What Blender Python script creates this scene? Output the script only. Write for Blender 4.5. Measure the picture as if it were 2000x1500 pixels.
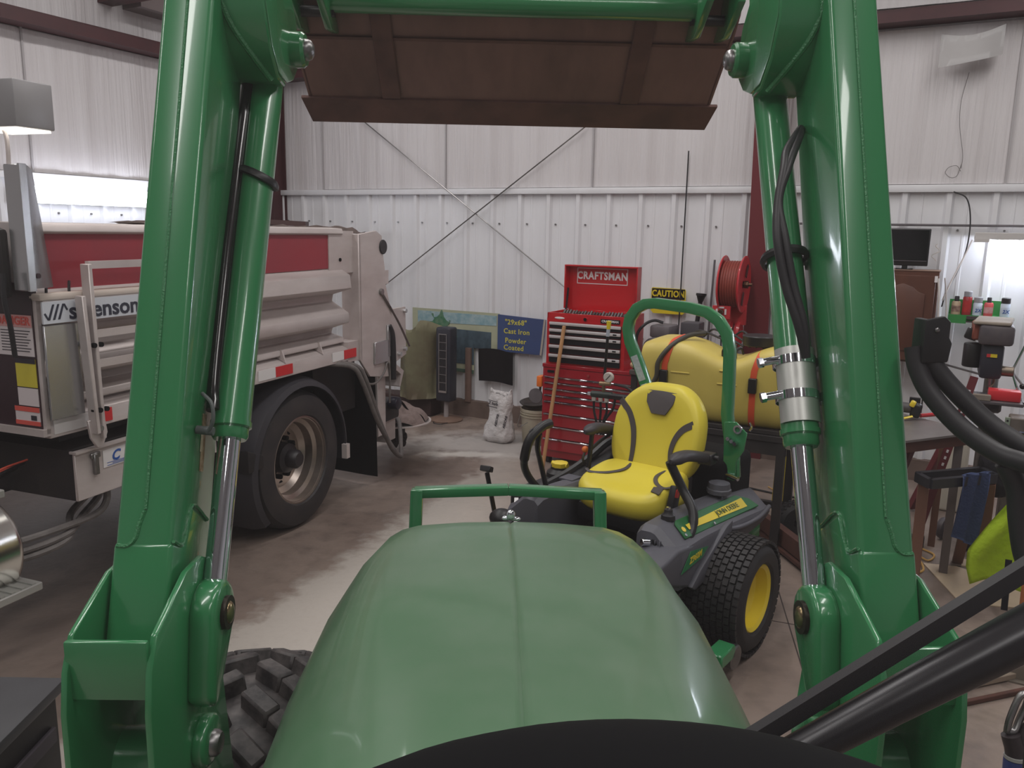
import bpy, bmesh, math, random
from mathutils import Vector, Matrix, Euler
random.seed(7)
D = bpy.data
for _o in list(D.objects): D.objects.remove(_o)
SC = bpy.context.scene
COL = SC.collection
PI = math.pi
R = math.radians

# ------------------------------------------------------------------ camera
cam_d = D.cameras.new('camera'); cam = D.objects.new('camera', cam_d); COL.objects.link(cam)
cam_d.sensor_width = 36.0; cam_d.lens = 36.0 * 1580 / 2000; cam_d.clip_start = 0.02; cam_d.clip_end = 100
cam.matrix_world = Matrix.Translation((0, 0, 1.9)) @ Matrix.Rotation(R(90 - 10.7), 4, 'X') @ Matrix.Rotation(R(1.1), 4, 'Z')
SC.camera = cam

SC.cycles.max_bounces = 7; SC.cycles.diffuse_bounces = 3; SC.cycles.glossy_bounces = 3; SC.cycles.transparent_max_bounces = 8
# ------------------------------------------------------------------ light and exposure
SC.view_settings.view_transform = 'Standard'; SC.view_settings.look = 'None'
SC.view_settings.exposure = 0.0; SC.view_settings.gamma = 1.0; SC.view_settings.use_curve_mapping = False
W_ = D.worlds.new('world'); SC.world = W_; W_.use_nodes = True
W_.node_tree.nodes['Background'].inputs[0].default_value = (0.93, 0.95, 1.0, 1)
W_.node_tree.nodes['Background'].inputs[1].default_value = 0.30

ROOM = Matrix.Rotation(R(-28), 4, 'Z')
TRK = Matrix.Rotation(R(-20.2), 4, 'Z')
MOW = Matrix.Translation((.58, 3.79, 0)) @ Matrix.Rotation(R(142), 4, 'Z')
WLD = Matrix.Identity(4)

def area(u, v, z, su, sv, power, col=(1, .97, .95), rot=None):
    l = D.lights.new('ceiling_tube_light', 'AREA'); l.shape = 'RECTANGLE'; l.size = su; l.size_y = sv; l.energy = power; l.color = col
    o = D.objects.new('ceiling_tube_light', l); COL.objects.link(o)
    o.matrix_world = ROOM @ Matrix.Translation((u, v, z)) @ (rot or Matrix.Identity(4))
    return o
for (u, v) in ((-4.6, 4.9), (-1.8, 4.9), (0.9, 4.9), (-4.6, 2.2), (-1.8, 2.2), (0.9, 2.2), (-4.0, -1.0), (-1.2, -1.0), (1.6, -1.0)):
    area(u, v, 4.7, 0.30, 2.4, 40)

# ------------------------------------------------------------------ materials
def lin(c):
    c = c / 255.0
    return c / 12.92 if c <= 0.04045 else ((c + 0.055) / 1.055) ** 2.4
MATS = {}
def mat(name, rgb, rough=.5, metal=0., noise=None, bump=None, coat=0., emit=None, rgb2=None, alpha=None, stretch=None, spec=None):
    """noise=(scale, amount) mixes towards rgb2 (or a darker copy); bump=(scale,strength,distance)"""
    if name in MATS: return MATS[name]
    m = D.materials.new(name); m.use_nodes = True; nt = m.node_tree; b = nt.nodes['Principled BSDF']
    c = tuple(lin(x) for x in rgb) + (1,)
    b.inputs['Base Color'].default_value = c
    b.inputs['Roughness'].default_value = rough; b.inputs['Metallic'].default_value = metal
    if spec is not None: b.inputs['Specular IOR Level'].default_value = spec
    if coat: b.inputs['Coat Weight'].default_value = coat; b.inputs['Coat Roughness'].default_value = .06
    tc = mp = None
    if noise or bump:
        tc = nt.nodes.new('ShaderNodeTexCoord'); mp = nt.nodes.new('ShaderNodeMapping')
        nt.links.new(tc.outputs['Object'], mp.inputs[0])
        if stretch: mp.inputs['Scale'].default_value = stretch
    if noise:
        n = nt.nodes.new('ShaderNodeTexNoise'); n.inputs['Scale'].default_value = noise[0]; n.inputs['Detail'].default_value = 6; n.inputs['Roughness'].default_value = .65
        nt.links.new(mp.outputs[0], n.inputs[0])
        r = nt.nodes.new('ShaderNodeValToRGB'); r.color_ramp.elements[0].position = .38; r.color_ramp.elements[1].position = .68
        a = noise[1]
        c2 = tuple(lin(x) for x in rgb2) + (1,) if rgb2 else tuple(x * .35 for x in c[:3]) + (1,)
        r.color_ramp.elements[0].color = c; r.color_ramp.elements[1].color = tuple(c[i] * (1 - a) + c2[i] * a for i in range(3)) + (1,)
        nt.links.new(n.outputs[0], r.inputs[0]); nt.links.new(r.outputs[0], b.inputs['Base Color'])
    if bump:
        n = nt.nodes.new('ShaderNodeTexNoise'); n.inputs['Scale'].default_value = bump[0]; n.inputs['Detail'].default_value = 4
        nt.links.new(mp.outputs[0], n.inputs[0])
        bp = nt.nodes.new('ShaderNodeBump'); bp.inputs['Strength'].default_value = bump[1]; bp.inputs['Distance'].default_value = bump[2] if len(bump) > 2 else .01
        nt.links.new(n.outputs[0], bp.inputs['Height']); nt.links.new(bp.outputs[0], b.inputs['Normal'])
    if emit:
        b.inputs['Emission Color'].default_value = c; b.inputs['Emission Strength'].default_value = emit
    MATS[name] = m
    return m

GREEN = mat('green_gloss_paint', (50, 126, 78), .26, coat=.6, bump=(3, .05, .01))
GREENW = mat('green_weld_bead', (50, 128, 78), .25, coat=.7, bump=(260, .9, .004))
GREEND = mat('greyed_green_hood_paint', (80, 118, 86), .36, noise=(2.2, .6), rgb2=(116, 136, 116), coat=.25)  # greyer mottling puts reflection and haze into the hood colour
CHROME = mat('chrome', (215, 218, 225), .06, 1.)
STEEL = mat('bare_steel', (150, 148, 148), .35, 1., noise=(9, .5))
GALV = mat('galvanised_plate', (190, 190, 186), .42, .75)
BLACKR = mat('black_rubber', (30, 28, 32), .5, bump=(90, .06, .001))
BLACKP = mat('black_plastic', (24, 23, 26), .42, bump=(300, .15, .001))
BLACKM = mat('matt_black', (9, 8, 11), .85, spec=.2)
BLACKG = mat('black_gloss', (18, 18, 20), .18, coat=.5)
RUST = mat('rusty_bucket_steel', (140, 106, 98), .6, .1, noise=(2.6, .8), rgb2=(92, 68, 62), bump=(14, .3, .01), stretch=(1, .35, .35))
RUST2 = mat('rusty_cutting_edge', (112, 78, 70), .6, .15, noise=(5, .7), rgb2=(66, 46, 44))

# ------------------------------------------------------------------ geometry helpers
def V(*a): return Vector(a[0]) if len(a) == 1 else Vector(a)
def crom(pts, k):
    pts = [Vector(p) for p in pts]
    if k < 2 or len(pts) < 3: return pts
    out = []
    for i in range(len(pts) - 1):
        p0 = pts[i - 1] if i else pts[0] * 2 - pts[1]; p1, p2 = pts[i], pts[i + 1]
        p3 = pts[i + 2] if i + 2 < len(pts) else pts[-1] * 2 - pts[-2]
        for j in range(k):
            t = j / k
            out.append(.5 * ((2 * p1) + (p2 - p0) * t + (2 * p0 - 5 * p1 + 4 * p2 - p3) * t * t + (3 * p1 - p0 - 3 * p2 + p3) * t ** 3))
    out.append(pts[-1]); return out
def axes(d):
    d = Vector(d).normalized(); a = Vector((0, 0, 1)) if abs(d.z) < .9 else Vector((1, 0, 0))
    x = d.cross(a).normalized(); return x, x.cross(d).normalized()
class MB:
    def __init__(s): s.b = bmesh.new(); s.bv = None
    def quadring(s, rings, close=True, caps=True, cyc=False):
        R_ = [[s.b.verts.new(p) for p in r] for r in rings]
        n = len(R_[0]); m = len(R_)
        for i in range(m if cyc else m - 1):
            A, B_ = R_[i], R_[(i + 1) % m]
            for j in range(n if close else n - 1):
                try: s.b.faces.new((A[j], A[(j + 1) % n], B_[(j + 1) % n], B_[j]))
                except ValueError: pass
        if caps and close and not cyc:
            s.b.faces.new(R_[0][::-1]); s.b.faces.new(R_[-1])
        return s
    def box(s, x0, x1, y0, y1, z0, z1):
        return s.quadring([[(x0, y0, z), (x1, y0, z), (x1, y1, z), (x0, y1, z)] for z in (z0, z1)])
    def obox(s, c, sz, rot=(0, 0, 0), m=None):
        M = m or Euler(rot).to_matrix(); c = Vector(c); h = Vector(sz) / 2
        return s.quadring([[c + M @ Vector((a * h.x, b * h.y, z * h.z)) for a, b in ((-1, -1), (1, -1), (1, 1), (-1, 1))] for z in (-1, 1)])
    def beam(s, p0, p1, w, h, up=(0, 0, 1), t1=1.):
        p0, p1 = Vector(p0), Vector(p1); d = (p1 - p0).normalized(); x = d.cross(Vector(up)).normalized(); y = x.cross(d)
        return s.quadring([[p + x * a * w / 2 * k + y * b * h / 2 * k for a, b in ((-1, -1), (1, -1), (1, 1), (-1, 1))] for p, k in ((p0, 1.), (p1, t1))])
    def cyl(s, p0, p1, r0, r1=None, n=20, caps=True):
        r1 = r0 if r1 is None else r1; p0, p1 = Vector(p0), Vector(p1); x, y = axes(p1 - p0)
        return s.quadring([[p + (x * math.cos(2 * PI * i / n) + y * math.sin(2 * PI * i / n)) * r for i in range(n)] for p, r in ((p0, r0), (p1, r1))], caps=caps)
    def tube(s, pts, r, n=10, k=6, closed=False, flat=1.):
        P = crom(pts + [pts[0]] if closed else pts, k)
        if closed: P = P[:-1]
        m = len(P); rr = r if callable(r) else (lambda t: r)
        x = None; rings = []
        for i, p in enumerate(P):
            d = (P[(i + 1) % m] - P[i - 1]) if closed else (P[min(i + 1, m - 1)] - P[max(i - 1, 0)])
            d.normalize()
            if x is None: x, _ = axes(d)
            x = (x - d * x.dot(d)).normalized(); y = d.cross(x)
            q = rr(i / (m - 1))
            rings.append([p + (x * math.cos(2 * PI * j / n) + y * math.sin(2 * PI * j / n) * flat) * q for j in range(n)])
        return s.quadring(rings, cyc=closed)
    def lathe(s, prof, o=(0, 0, 0), ax=(0, 0, 1), n=32, closed=False, arc=None):
        """prof: list (r,h)"""
        o = Vector(o); d = Vector(ax).normalized(); x, y = axes(d)
        rings = []
        for r, h in prof:
            r = max(r, 1e-4)
            rings.append([o + d * h + (x * math.cos(2 * PI * j / n) + y * math.sin(2 * PI * j / n)) * r for j in range(n)])
        return s.quadring(rings, cyc=closed, caps=not closed)
    def prism(s, pts, pl, a0, a1):
        f = {'xy': lambda p, a: (p[0], p[1], a), 'xz': lambda p, a: (p[0], a, p[1]), 'yz': lambda p, a: (a, p[0], p[1])}[pl]
        return s.quadring([[f(p, a) for p in pts] for a in (a0, a1)])
    def plate(s, pts, n, t):
        n = Vector(n).normalized() * t
        return s.quadring([[Vector(p) for p in pts], [Vector(p) + n for p in pts]])
    def grid(s, f, nu, nv, th=None):
        G_ = [[s.b.verts.new(f(i / nu, j / nv)) for j in range(nv + 1)] for i in range(nu + 1)]
        fs = [s.b.faces.new((G_[i][j], G_[i + 1][j], G_[i + 1][j + 1], G_[i][j + 1])) for i in range(nu) for j in range(nv)]
        if th: bmesh.ops.solidify(s.b, geom=fs, thickness=th)
        return s
    def ball(s, c, r, n=16, m=10, e=1.):
        r = Vector(r) if hasattr(r, '__len__') else Vector((r, r, r)); c = Vector(c)
        def se(v): return math.copysign(abs(v) ** e, v)
        return s.quadring([[c + Vector((r.x * se(math.cos(2 * PI * j / n)) * se(math.cos(a)), r.y * se(math.sin(2 * PI * j / n)) * se(math.cos(a)), r.z * se(math.sin(a)))) for j in range(n)] for a in [(-PI / 2) * .998 + PI * .998 * i / m for i in range(m + 1)]])
    def text(s, body, M, size, ext=.001, bold=0., sx=1., sp=1., shear=0., ax='CENTER'):
        c = D.curves.new('t', 'FONT'); c.body = body; c.size = size; c.extrude = ext; c.offset = bold; c.align_x = ax; c.align_y = 'CENTER'; c.space_character = sp; c.resolution_u = 3; c.shear = shear
        o = D.objects.new('t', c); me = o.to_mesh(); me.transform(M @ Matrix.Diagonal((sx, 1, 1, 1)))
        s.b.from_mesh(me); o.to_mesh_clear(); D.objects.remove(o); D.curves.remove(c); return s
    def bevel(s, w, seg=2, ang=35):
        bmesh.ops.remove_doubles(s.b, verts=s.b.verts, dist=1e-5)
        s.b.normal_update()
        es = [e for e in s.b.edges if len(e.link_faces) == 2 and e.calc_face_angle(0) > R(ang)]
        if es: bmesh.ops.bevel(s.b, geom=es, offset=w, segments=seg, profile=.5, affect='EDGES', clamp_overlap=True)
        return s
    def sub(s, M):  # transform all
        bmesh.ops.transform(s.b, matrix=M, verts=s.b.verts); return s
def face_M(o, x, y):  # text frame: origin, x dir, y dir
    x = Vector(x).normalized(); y = Vector(y).normalized(); z = x.cross(y)
    M = Matrix((x, y, z)).transposed().to_4x4(); M.translation = Vector(o); return M
def mesh_of(name, mb, m, O, ang=38):
    bmesh.ops.translate(mb.b, vec=-Vector(O), verts=mb.b.verts)
    bmesh.ops.recalc_face_normals(mb.b, faces=mb.b.faces)
    for e in mb.b.edges:
        if len(e.link_faces) == 2 and e.calc_face_angle(0) > R(ang): e.smooth = False
    for f in mb.b.faces: f.smooth = True
    me = D.meshes.new(name); mb.b.to_mesh(me); mb.b.free(); me.materials.append(m)
    return me
class Thing:
    def __init__(s, name, label, cat, fr=WLD, O=(0, 0, 0), group=None, kind=None):
        s.O = Vector(O); s.fr = fr; s.root = D.objects.new(name, None); COL.objects.link(s.root)
        s.root.empty_display_size = .1
        s.root.matrix_world = fr @ Matrix.Translation(s.O)
        tag(s.root, label, cat, group, kind)
    def part(s, name, mb, m, parent=None, label=None, kind=None, ang=38):
        o = D.objects.new(name, mesh_of(name, mb, m, s.O, ang)); COL.objects.link(o); o.parent = parent or s.root
        if label: o['label'] = label
        if kind: o['kind'] = kind
        return o
def tag(o, label=None, cat=None, group=None, kind=None):
    if label: o['label'] = label
    if cat: o['category'] = cat
    if group: o['group'] = group
    if kind: o['kind'] = kind
    return o
def solo(name, label, cat, mb, m, fr=WLD, O=(0, 0, 0), group=None, kind=None, ang=38):
    o = D.objects.new(name, mesh_of(name, mb, m, O, ang)); COL.objects.link(o); o.matrix_world = fr @ Matrix.Translation(Vector(O))
    return tag(o, label, cat, group, kind)
def struct(name, mb, m, fr=ROOM, ang=38, parent=None):
    o = D.objects.new(name, mesh_of(name, mb, m, (0, 0, 0), ang)); COL.objects.link(o)
    if parent: o.parent = parent
    else: o.matrix_world = fr; o['kind'] = 'structure'
    return o
# ================================================================== ROOM (u,v,z) in the room frame
LINER = mat('white_ribbed_steel_liner', (226, 226, 230), .38, noise=(3, .25), rgb2=(188, 184, 184), stretch=(1, 1, .3))
VINYL = mat('white_vinyl_insulation_facing', (212, 208, 210), .5, noise=(1.6, .35), rgb2=(176, 168, 168), bump=(7, .55, .03), stretch=(3.5, 3.5, .12))
PRIMER = mat('dark_red_primer_steel', (74, 36, 40), .5, noise=(4, .4), rgb2=(44, 26, 30))
PRIMER2 = mat('faded_red_primer_column', (104, 40, 46), .45)
VB = 7.09; UL = -6.85
def floor_mat():
    m = D.materials.new('stained_concrete'); m.use_nodes = True; nt = m.node_tree; b = nt.nodes['Principled BSDF']; b.inputs['Roughness'].default_value = .42
    N = nt.nodes.new; L = nt.links.new
    tc = N('ShaderNodeTexCoord'); sep = N('ShaderNodeSeparateXYZ'); L(tc.outputs['Object'], sep.inputs[0])
    def noi(sc, det=6, rough=.6):
        n = N('ShaderNodeTexNoise'); n.inputs['Scale'].default_value = sc; n.inputs['Detail'].default_value = det; n.inputs['Roughness'].default_value = rough; L(tc.outputs['Object'], n.inputs[0]); return n.outputs[0]
    def ma(op, a, b_=None, c=None, clamp=False):
        n = N('ShaderNodeMath'); n.operation = op; n.use_clamp = clamp
        for i, x in enumerate((a, b_, c)):
            if x is None: continue
            if isinstance(x, (int, float)): n.inputs[i].default_value = x
            else: L(x, n.inputs[i])
        return n.outputs[0]
    def ramp(f, p0, p1, c0=(0, 0, 0, 1), c1=(1, 1, 1, 1)):
        r = N('ShaderNodeValToRGB'); r.color_ramp.elements[0].position = p0; r.color_ramp.elements[1].position = p1; r.color_ramp.elements[0].color = c0; r.color_ramp.elements[1].color = c1; L(f, r.inputs[0]); return r.outputs[0]
    def mix(f, a, b_):
        n = N('ShaderNodeMix'); n.data_type = 'RGBA'; L(f, n.inputs[0])
        for i, x in ((6, a), (7, b_)):
            if isinstance(x, tuple): n.inputs[i].default_value = x
            else: L(x, n.inputs[i])
        return n.outputs[2]
    def col(*c): return tuple(lin(x) for x in c) + (1,)
    X, Y = sep.outputs[0], sep.outputs[1]       # world axes
    n1, n2, n3 = noi(1.1), noi(5.5), noi(28)
    base = mix(ramp(n1, .35, .7), col(150, 134, 124), col(120, 104, 96))
    base = mix(ramp(n2, .45, .75), base, col(104, 92, 86))
    # dried pale residue: right of a line from (-1.4,3.6) to (-0.7,5.4) and up to the back wall
    d = ma('ADD', ma('MULTIPLY', X, .93), ma('MULTIPLY', Y, -.36)); d = ma('ADD', d, 2.60)          # >0 on the right
    d = ma('ADD', d, ma('MULTIPLY', ma('SUBTRACT', n2, .5), .55))
    fade = ma('SUBTRACT', 1.0, ma('MULTIPLY', ma('ADD', X, .55), 1.1), clamp=True)
    pale = ma('MULTIPLY', ramp(d, .02, .16), fade, clamp=True)
    pale = ma('MULTIPLY', pale, ma('ADD', .75, ma('MULTIPLY', n3, .5)), clamp=True)
    c = mix(pale, base, col(186, 178, 170))
    # wet dirt patch behind the truck
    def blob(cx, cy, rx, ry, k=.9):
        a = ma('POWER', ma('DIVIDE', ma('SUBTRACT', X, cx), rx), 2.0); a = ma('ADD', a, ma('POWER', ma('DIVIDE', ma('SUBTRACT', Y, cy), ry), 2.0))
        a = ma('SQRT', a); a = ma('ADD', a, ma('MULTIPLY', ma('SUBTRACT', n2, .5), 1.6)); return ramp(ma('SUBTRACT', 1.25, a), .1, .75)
    c = mix(ma('MULTIPLY', blob(-1.0, 6.35, .55, .42), .9), c, col(64, 50, 44))
    c = mix(ma('MULTIPLY', blob(-.35, 6.75, .42, .10), .8), c, col(214, 208, 200))
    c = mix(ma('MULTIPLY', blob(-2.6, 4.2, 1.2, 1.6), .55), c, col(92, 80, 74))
    c = mix(ma('MULTIPLY', blob(.0, 7.1, 1.3, .5), .55), c, col(196, 194, 192))
    L(c, b.inputs['Base Color'])
    bp = N('ShaderNodeBump'); bp.inputs['Strength'].default_value = .25; bp.inputs['Distance'].default_value = .01; L(n3, bp.inputs['Height']); L(bp.outputs[0], b.inputs['Normal'])
    return m
mb = MB(); mb.box(-9, 9, -6, 12, -.1, 0); struct('floor', mb, floor_mat(), WLD)
mb = MB()
for a, b_, w in (((.7, 4.95), (3.4, 4.35), .008), ((1.15, 2.4), (1.9, 6.4), .006), ((1.0, 3.9), (3.2, 3.1), .006)):
    p0, p1 = V(a[0], a[1], .0006), V(b_[0], b_[1], .0006); mb.beam(p0, p1, w, .0012)
JO = struct('trim_1', mb, mat('dark_joint_filler', (58, 48, 46), .8), WLD)

def ribbed(u0, u1, z0, z1, flip=False):
    """panel profile with trapezoid ribs; returns rings in (u, depth)"""
    pts = []; u = u0
    while u < u1 - 1e-6:
        e = min(u + .305, u1)
        pts += [(u, 0), (u + .012, .0)]
        for a, d in ((.06, 0), (.078, .028), (.112, .028), (.13, 0), (.20, 0), (.205, .004), (.222, .004), (.227, 0)):
            if u + a < e: pts.append((u + a, d))
        u = e
    pts.append((u1, 0)); return pts
# --- back wall: backing, liner panels (0.91 m), vinyl insulation sheets above
mb = MB(); mb.box(UL, 3.2, VB, VB + .12, 0, 5.4); WB = struct('wall_back', mb, VINYL)
mb = MB(); mb.box(UL - .12, UL, -5, VB + .12, 0, 5.4); WLf = struct('wall_left', mb, VINYL)
shared = None
def liner_panels(parent, n, place, w=.914):
    mb = MB(); P = ribbed(0, w, 0, 2.25)
    mb.quadring([[(u, -d, z) for u, d in P] for z in (.16, 2.25)], close=False, caps=False)
    me = mesh_of('liner_panel', mb, LINER, (0, 0, 0), 20)
    for i in range(n):
        o = D.objects.new('liner_panel', me); COL.objects.link(o); o.parent = parent; o.matrix_local = place(i)
liner_panels(WB, 11, lambda i: Matrix.Translation((UL + i * .914, VB - .004, 0)))
liner_panels(WLf, 9, lambda i: Matrix.Translation((UL + .004, VB - 8.4 + i * .914, 0)) @ Matrix.Rotation(R(90), 4, 'Z'))
def vinyl(parent, n, place, w, name='insulation_sheet'):
    mb = MB()
    mb.grid(lambda a, b_: ((a) * w, -.012 - .018 * math.sin(PI * a) ** .5 - .0035 * math.sin(a * 37 + 3 * math.sin(b_ * 2)) * (1 - b_ * .6), 2.31 + b_ * 1.13), 48, 6)
    me = mesh_of(name, mb, VINYL, (0, 0, 0), 60)
    mb = MB(); mb.grid(lambda a, b_: (a * w, -.012 - .018 * math.sin(PI * a) ** .5 - .003 * math.sin(a * 31), 3.6 + b_ * 1.2), 40, 4)
    me2 = mesh_of(name, mb, VINYL, (0, 0, 0), 60)
    for i in range(n):
        for m_ in (me, me2):
            o = D.objects.new(name, m_); COL.objects.link(o); o.parent = parent; o.matrix_local = place(i)
vinyl(WB, 6, lambda i: Matrix.Translation((-7.74 + .0 + i * 1.59, VB, 0)) if i else Matrix.Translation((-6.146, VB, 0)), 1.59)
vinyl(WLf, 6, lambda i: Matrix.Translation((UL, VB - 1.26 - 1.59 * (i + 0), 0)) @ Matrix.Rotation(R(90), 4, 'Z'), 1.59)
# seam tabs
mb = MB()
for u in (-6.146, -4.556, -2.964, .295): mb.box(u - .006, u + .006, VB - .035, VB - .004, 2.30, 3.46)
struct('trim_2', mb, mat('grey_vinyl_seam', (170, 166, 168), .5))
mb = MB(); mb.box(UL + .004, UL + .03, 4.24, 4.256, 2.3, 3.46); mb.box(UL + .004, UL + .03, 5.82, 5.83, 2.3, 3.46); struct('trim_3', mb, MATS['grey_vinyl_seam'])
# liner cap trim
mb = MB(); mb.box(UL, 3.2, VB - .055, VB, 2.25, 2.305); mb.bevel(.004); struct('trim_4', mb, LINER)
mb = MB(); mb.box(UL, UL + .05, -1.4, VB, 2.25, 2.305); mb.bevel(.004); struct('trim_5', mb, LINER)
# girts (C-beams) in red primer
def girt(mb, p, q, along):
    pass
mb = MB(); mb.prism([(VB - .20, 3.46), (VB, 3.46), (VB, 3.59), (VB - .03, 3.59), (VB - .03, 3.475), (VB - .19, 3.475), (VB - .19, 3.53), (VB - .20, 3.53)], 'yz', UL + .2, 3.2); struct('trim_6', mb, PRIMER)
mb = MB(); mb.prism([(UL + .20, 3.45), (UL, 3.45), (UL, 3.60), (UL + .03, 3.6), (UL + .03, 3.465), (UL + .19, 3.465), (UL + .19, 3.55), (UL + .20, 3.55)], 'xz', -1.4, VB - .2); struct('trim_7', mb, PRIMER)
# corner column and tapered frame column
mb = MB(); mb.box(-6.82, -6.70, VB - .22, VB - .21, 0, 4.6); mb.box(-6.77, -6.75, VB - .21, VB, 0, 4.6); mb.box(-6.82, -6.7, VB - .02, VB - .01, 0, 4.6); struct('trim_8', mb, PRIMER)
mb = MB()
def colsec(z):
    d = .10 + .085 * z; return d
for (ua, ub, fa, fb) in ((-1.47, -1.27, 'f', 0),):
    mb.quadring([[(ua, VB - colsec(z), z), (ub, VB - colsec(z), z), (ub, VB - colsec(z) + .012, z), (ua, VB - colsec(z) + .012, z)] for z in (0, 4.6)])
    mb.quadring([[(-1.375, VB - colsec(z) + .01, z), (-1.365, VB - colsec(z) + .01, z), (-1.365, VB - .01, z), (-1.375, VB - .01, z)] for z in (0, 4.6)])
struct('trim_9', mb, PRIMER2)
# base curb
mb = MB(); mb.box(UL, 3.2, VB - .07, VB, 0, .17); struct('baseboard_back', mb, mat('dirty_concrete_curb', (112, 94, 86), .8, noise=(5, .5)))
mb = MB(); mb.box(UL, UL + .07, -1.4, VB, 0, .17); struct('baseboard_left', mb, MATS['dirty_concrete_curb'])
# liner screws
mb = MB()
for i in range(33):
    u = UL + .165 + i * .305
    for z in (1.97, .95): mb.cyl((u, VB - .004, z), (u, VB - .018, z), .009, n=6)
for i in range(24):
    v = VB - .2 - i * .305
    mb.cyl((UL + .004, v, 1.98), (UL + .018, v, 1.98), .009, n=6)
o = struct('screws', mb, STEEL, parent=WB); o['kind'] = 'stuff'
# ceiling with rafters
mb = MB(); mb.box(UL - .12, 5.5, -6, VB + .12, 5.2, 5.3); struct('ceiling', mb, VINYL)
mb = MB(); mb.box(UL, 5.5, 4.9, 5.05, 4.7, 5.2); mb.box(UL, UL + .6, 4.95, 5.10, 3.8, 5.2); struct('trim_10', mb, PRIMER)
mb = MB(); mb.box(UL + .02, UL + .28, 5.2, 5.9, 3.80, 4.25); struct('trim_11', mb, mat('grey_steel_duct', (120, 108, 108), .5))
# remaining enclosure (out of frame, keeps the light inside)
mb = MB(); mb.box(5.4, 5.5, -6, VB, 0, 5.3); struct('wall_right', mb, LINER)
mb = MB(); mb.box(3.2, 5.5, VB, VB + .12, 0, 5.4); struct('wall_front', mb, LINER)
mb = MB(); mb.box(UL - .1, 5.5, -6.1, -6, 0, 5.3); struct('wall_rear', mb, LINER)

# cross-brace rods
mb = MB(); mb.cyl((-5.60, VB - .06, 3.03), (-1.45, VB - .06, -.05 + .25), .006, n=6)
solo('brace_rod', 'thin grey brace rod falling from upper left to the red tool chest', 'rod', mb, STEEL, ROOM, (0, 0, 0), group='crossed brace rods on the back wall')

mb = MB(); mb.cyl((-3.0, VB - .075, 2.86), (-6.6, VB - .075, .42), .006, n=6)
solo('brace_rod', 'thin grey brace rod falling from upper right down behind the truck tailgate', 'rod', mb, STEEL, ROOM, (0, 0, 0), group='crossed brace rods on the back wall')
# ================================================================== TRACTOR (local y = forward)
TRC = Matrix.Translation((.02, 1.2, 0)) @ Matrix.Rotation(R(1.3), 4, 'Z') @ Matrix.Translation((0, -1.2, 0))
T = Thing('tractor', 'green tractor in the foreground, its grey-green hood ahead and its loader raised', 'tractor', TRC, (0, 1.2, 0))
# ---- hood
secs = [(.70, 1.275, .20, .36), (.85, 1.272, .215, .385), (1.05, 1.268, .235, .40), (1.3, 1.255, .27, .412), (1.5, 1.24, .292, .412), (1.68, 1.225, .30, .395), (1.80, 1.212, .285, .365), (1.88, 1.20, .265, .33), (1.935, 1.182, .24, .295), (1.965, 1.155, .215, .26), (1.985, 1.10, .20, .24)]
rings = []
for (y, zc, ws, wb) in secs:
    zb = min(zc - .42, .80)
    h = [(.0, zc - .005), (.006, zc - .001), (.013, zc), (ws * .5, zc - .003), (ws * .85, zc - .010), (ws, zc - .021), (ws + (wb - ws) * .3, zc - .052), (ws + (wb - ws) * .65, zc - .105), (wb - .012, zc - .175), (wb, zc - .24), (wb, zb)]
    rings.append([(-x, y, z) for x, z in h[:0:-1]] + [(x, y, z) for x, z in h])
mb = MB(); mb.quadring(rings, close=False, caps=False)
bmesh.ops.contextual_create(mb.b, geom=[v for v in mb.b.verts if v.co.y > 1.984])
HOOD = T.part('hood', mb, GREEND, ang=45)
mb = MB(); mb.ball((0, 1.945, 1.196), (.012, .010, .014)); mb.ball((-.012, 1.95, 1.186), (.011, .008, .006)); mb.ball((.014, 1.95, 1.184), (.012, .008, .006))
T.part('hood_emblem', mb, CHROME)
mb = MB(); mb.prism([(-.34, .55), (.34, .55), (.36, .8), (.20, .88), (-.20, .88), (-.36, .8)], 'xz', .72, 1.9); T.part('engine_block', mb, BLACKM)
# ---- brush guard
mb = MB(); mb.beam((-.275, 2.26, 1.148), (0, 2.272, 1.156), .045, .026); mb.beam((0, 2.272, 1.156), (.275, 2.26, 1.148), .045, .026); mb.bevel(.004)
GD = T.part('brush_guard', mb, GREEN)
for s in (-1, 1):
    mb = MB(); mb.beam((s * .265, 2.255, 1.16), (s * .29, 2.17, .45), .05, .035, up=(1, 0, 0)); mb.bevel(.004); T.part('guard_post', mb, GREEN, GD)
# ---- front axle and tyre
def lug_tyre(th, c, R_, w, rr, m, yaw=0., parent=None, name='tyre', lugs=22, rim=None):
    M = Matrix.Translation(Vector(c)) @ Matrix.Rotation(R(yaw), 4, 'Z')
    mb = MB(); h = w / 2
    mb.lathe([(rr, -h * .75), (rr + .03, -h * .92), ((rr + R_) / 2, -h), (R_ - .05, -h * .95), (R_ - .025, -h * .7), (R_ - .018, 0), (R_ - .025, h * .7), (R_ - .05, h * .95), ((rr + R_) / 2, h), (rr + .03, h * .92), (rr, h * .75)], (0, 0, 0), (1, 0, 0), 40)
    mb.sub(M); ty = th.part(name, mb, m, parent)
    mb = MB()
    for i in range(lugs):
        a = 2 * PI * i / lugs
        for s in (-1, 1):
            b_ = a + (PI / lugs if s > 0 else 0)
            pts = []
            for t in (0., .5, 1.):
                ang = b_ - .30 * t; x = s * (h * 1.0 * (1 - t) + .015); r = R_ - .03 * (1 - t) ** 2
                pts.append(Vector((x, -math.sin(ang) * r, math.cos(ang) * r)))
            for p, q in zip(pts, pts[1:]): mb.beam(p, q, .045, .05, up=(p + q))
    mb.sub(M); mb.bevel(.006, 1); k = th.part('tread_lugs', mb, m, ty); k['kind'] = 'stuff'
    return ty, M
LUGR = mat('dirty_lug_rubber', (30, 27, 29), .55, noise=(16, .5), rgb2=(120, 112, 110), bump=(60, .2, .004))
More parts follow.
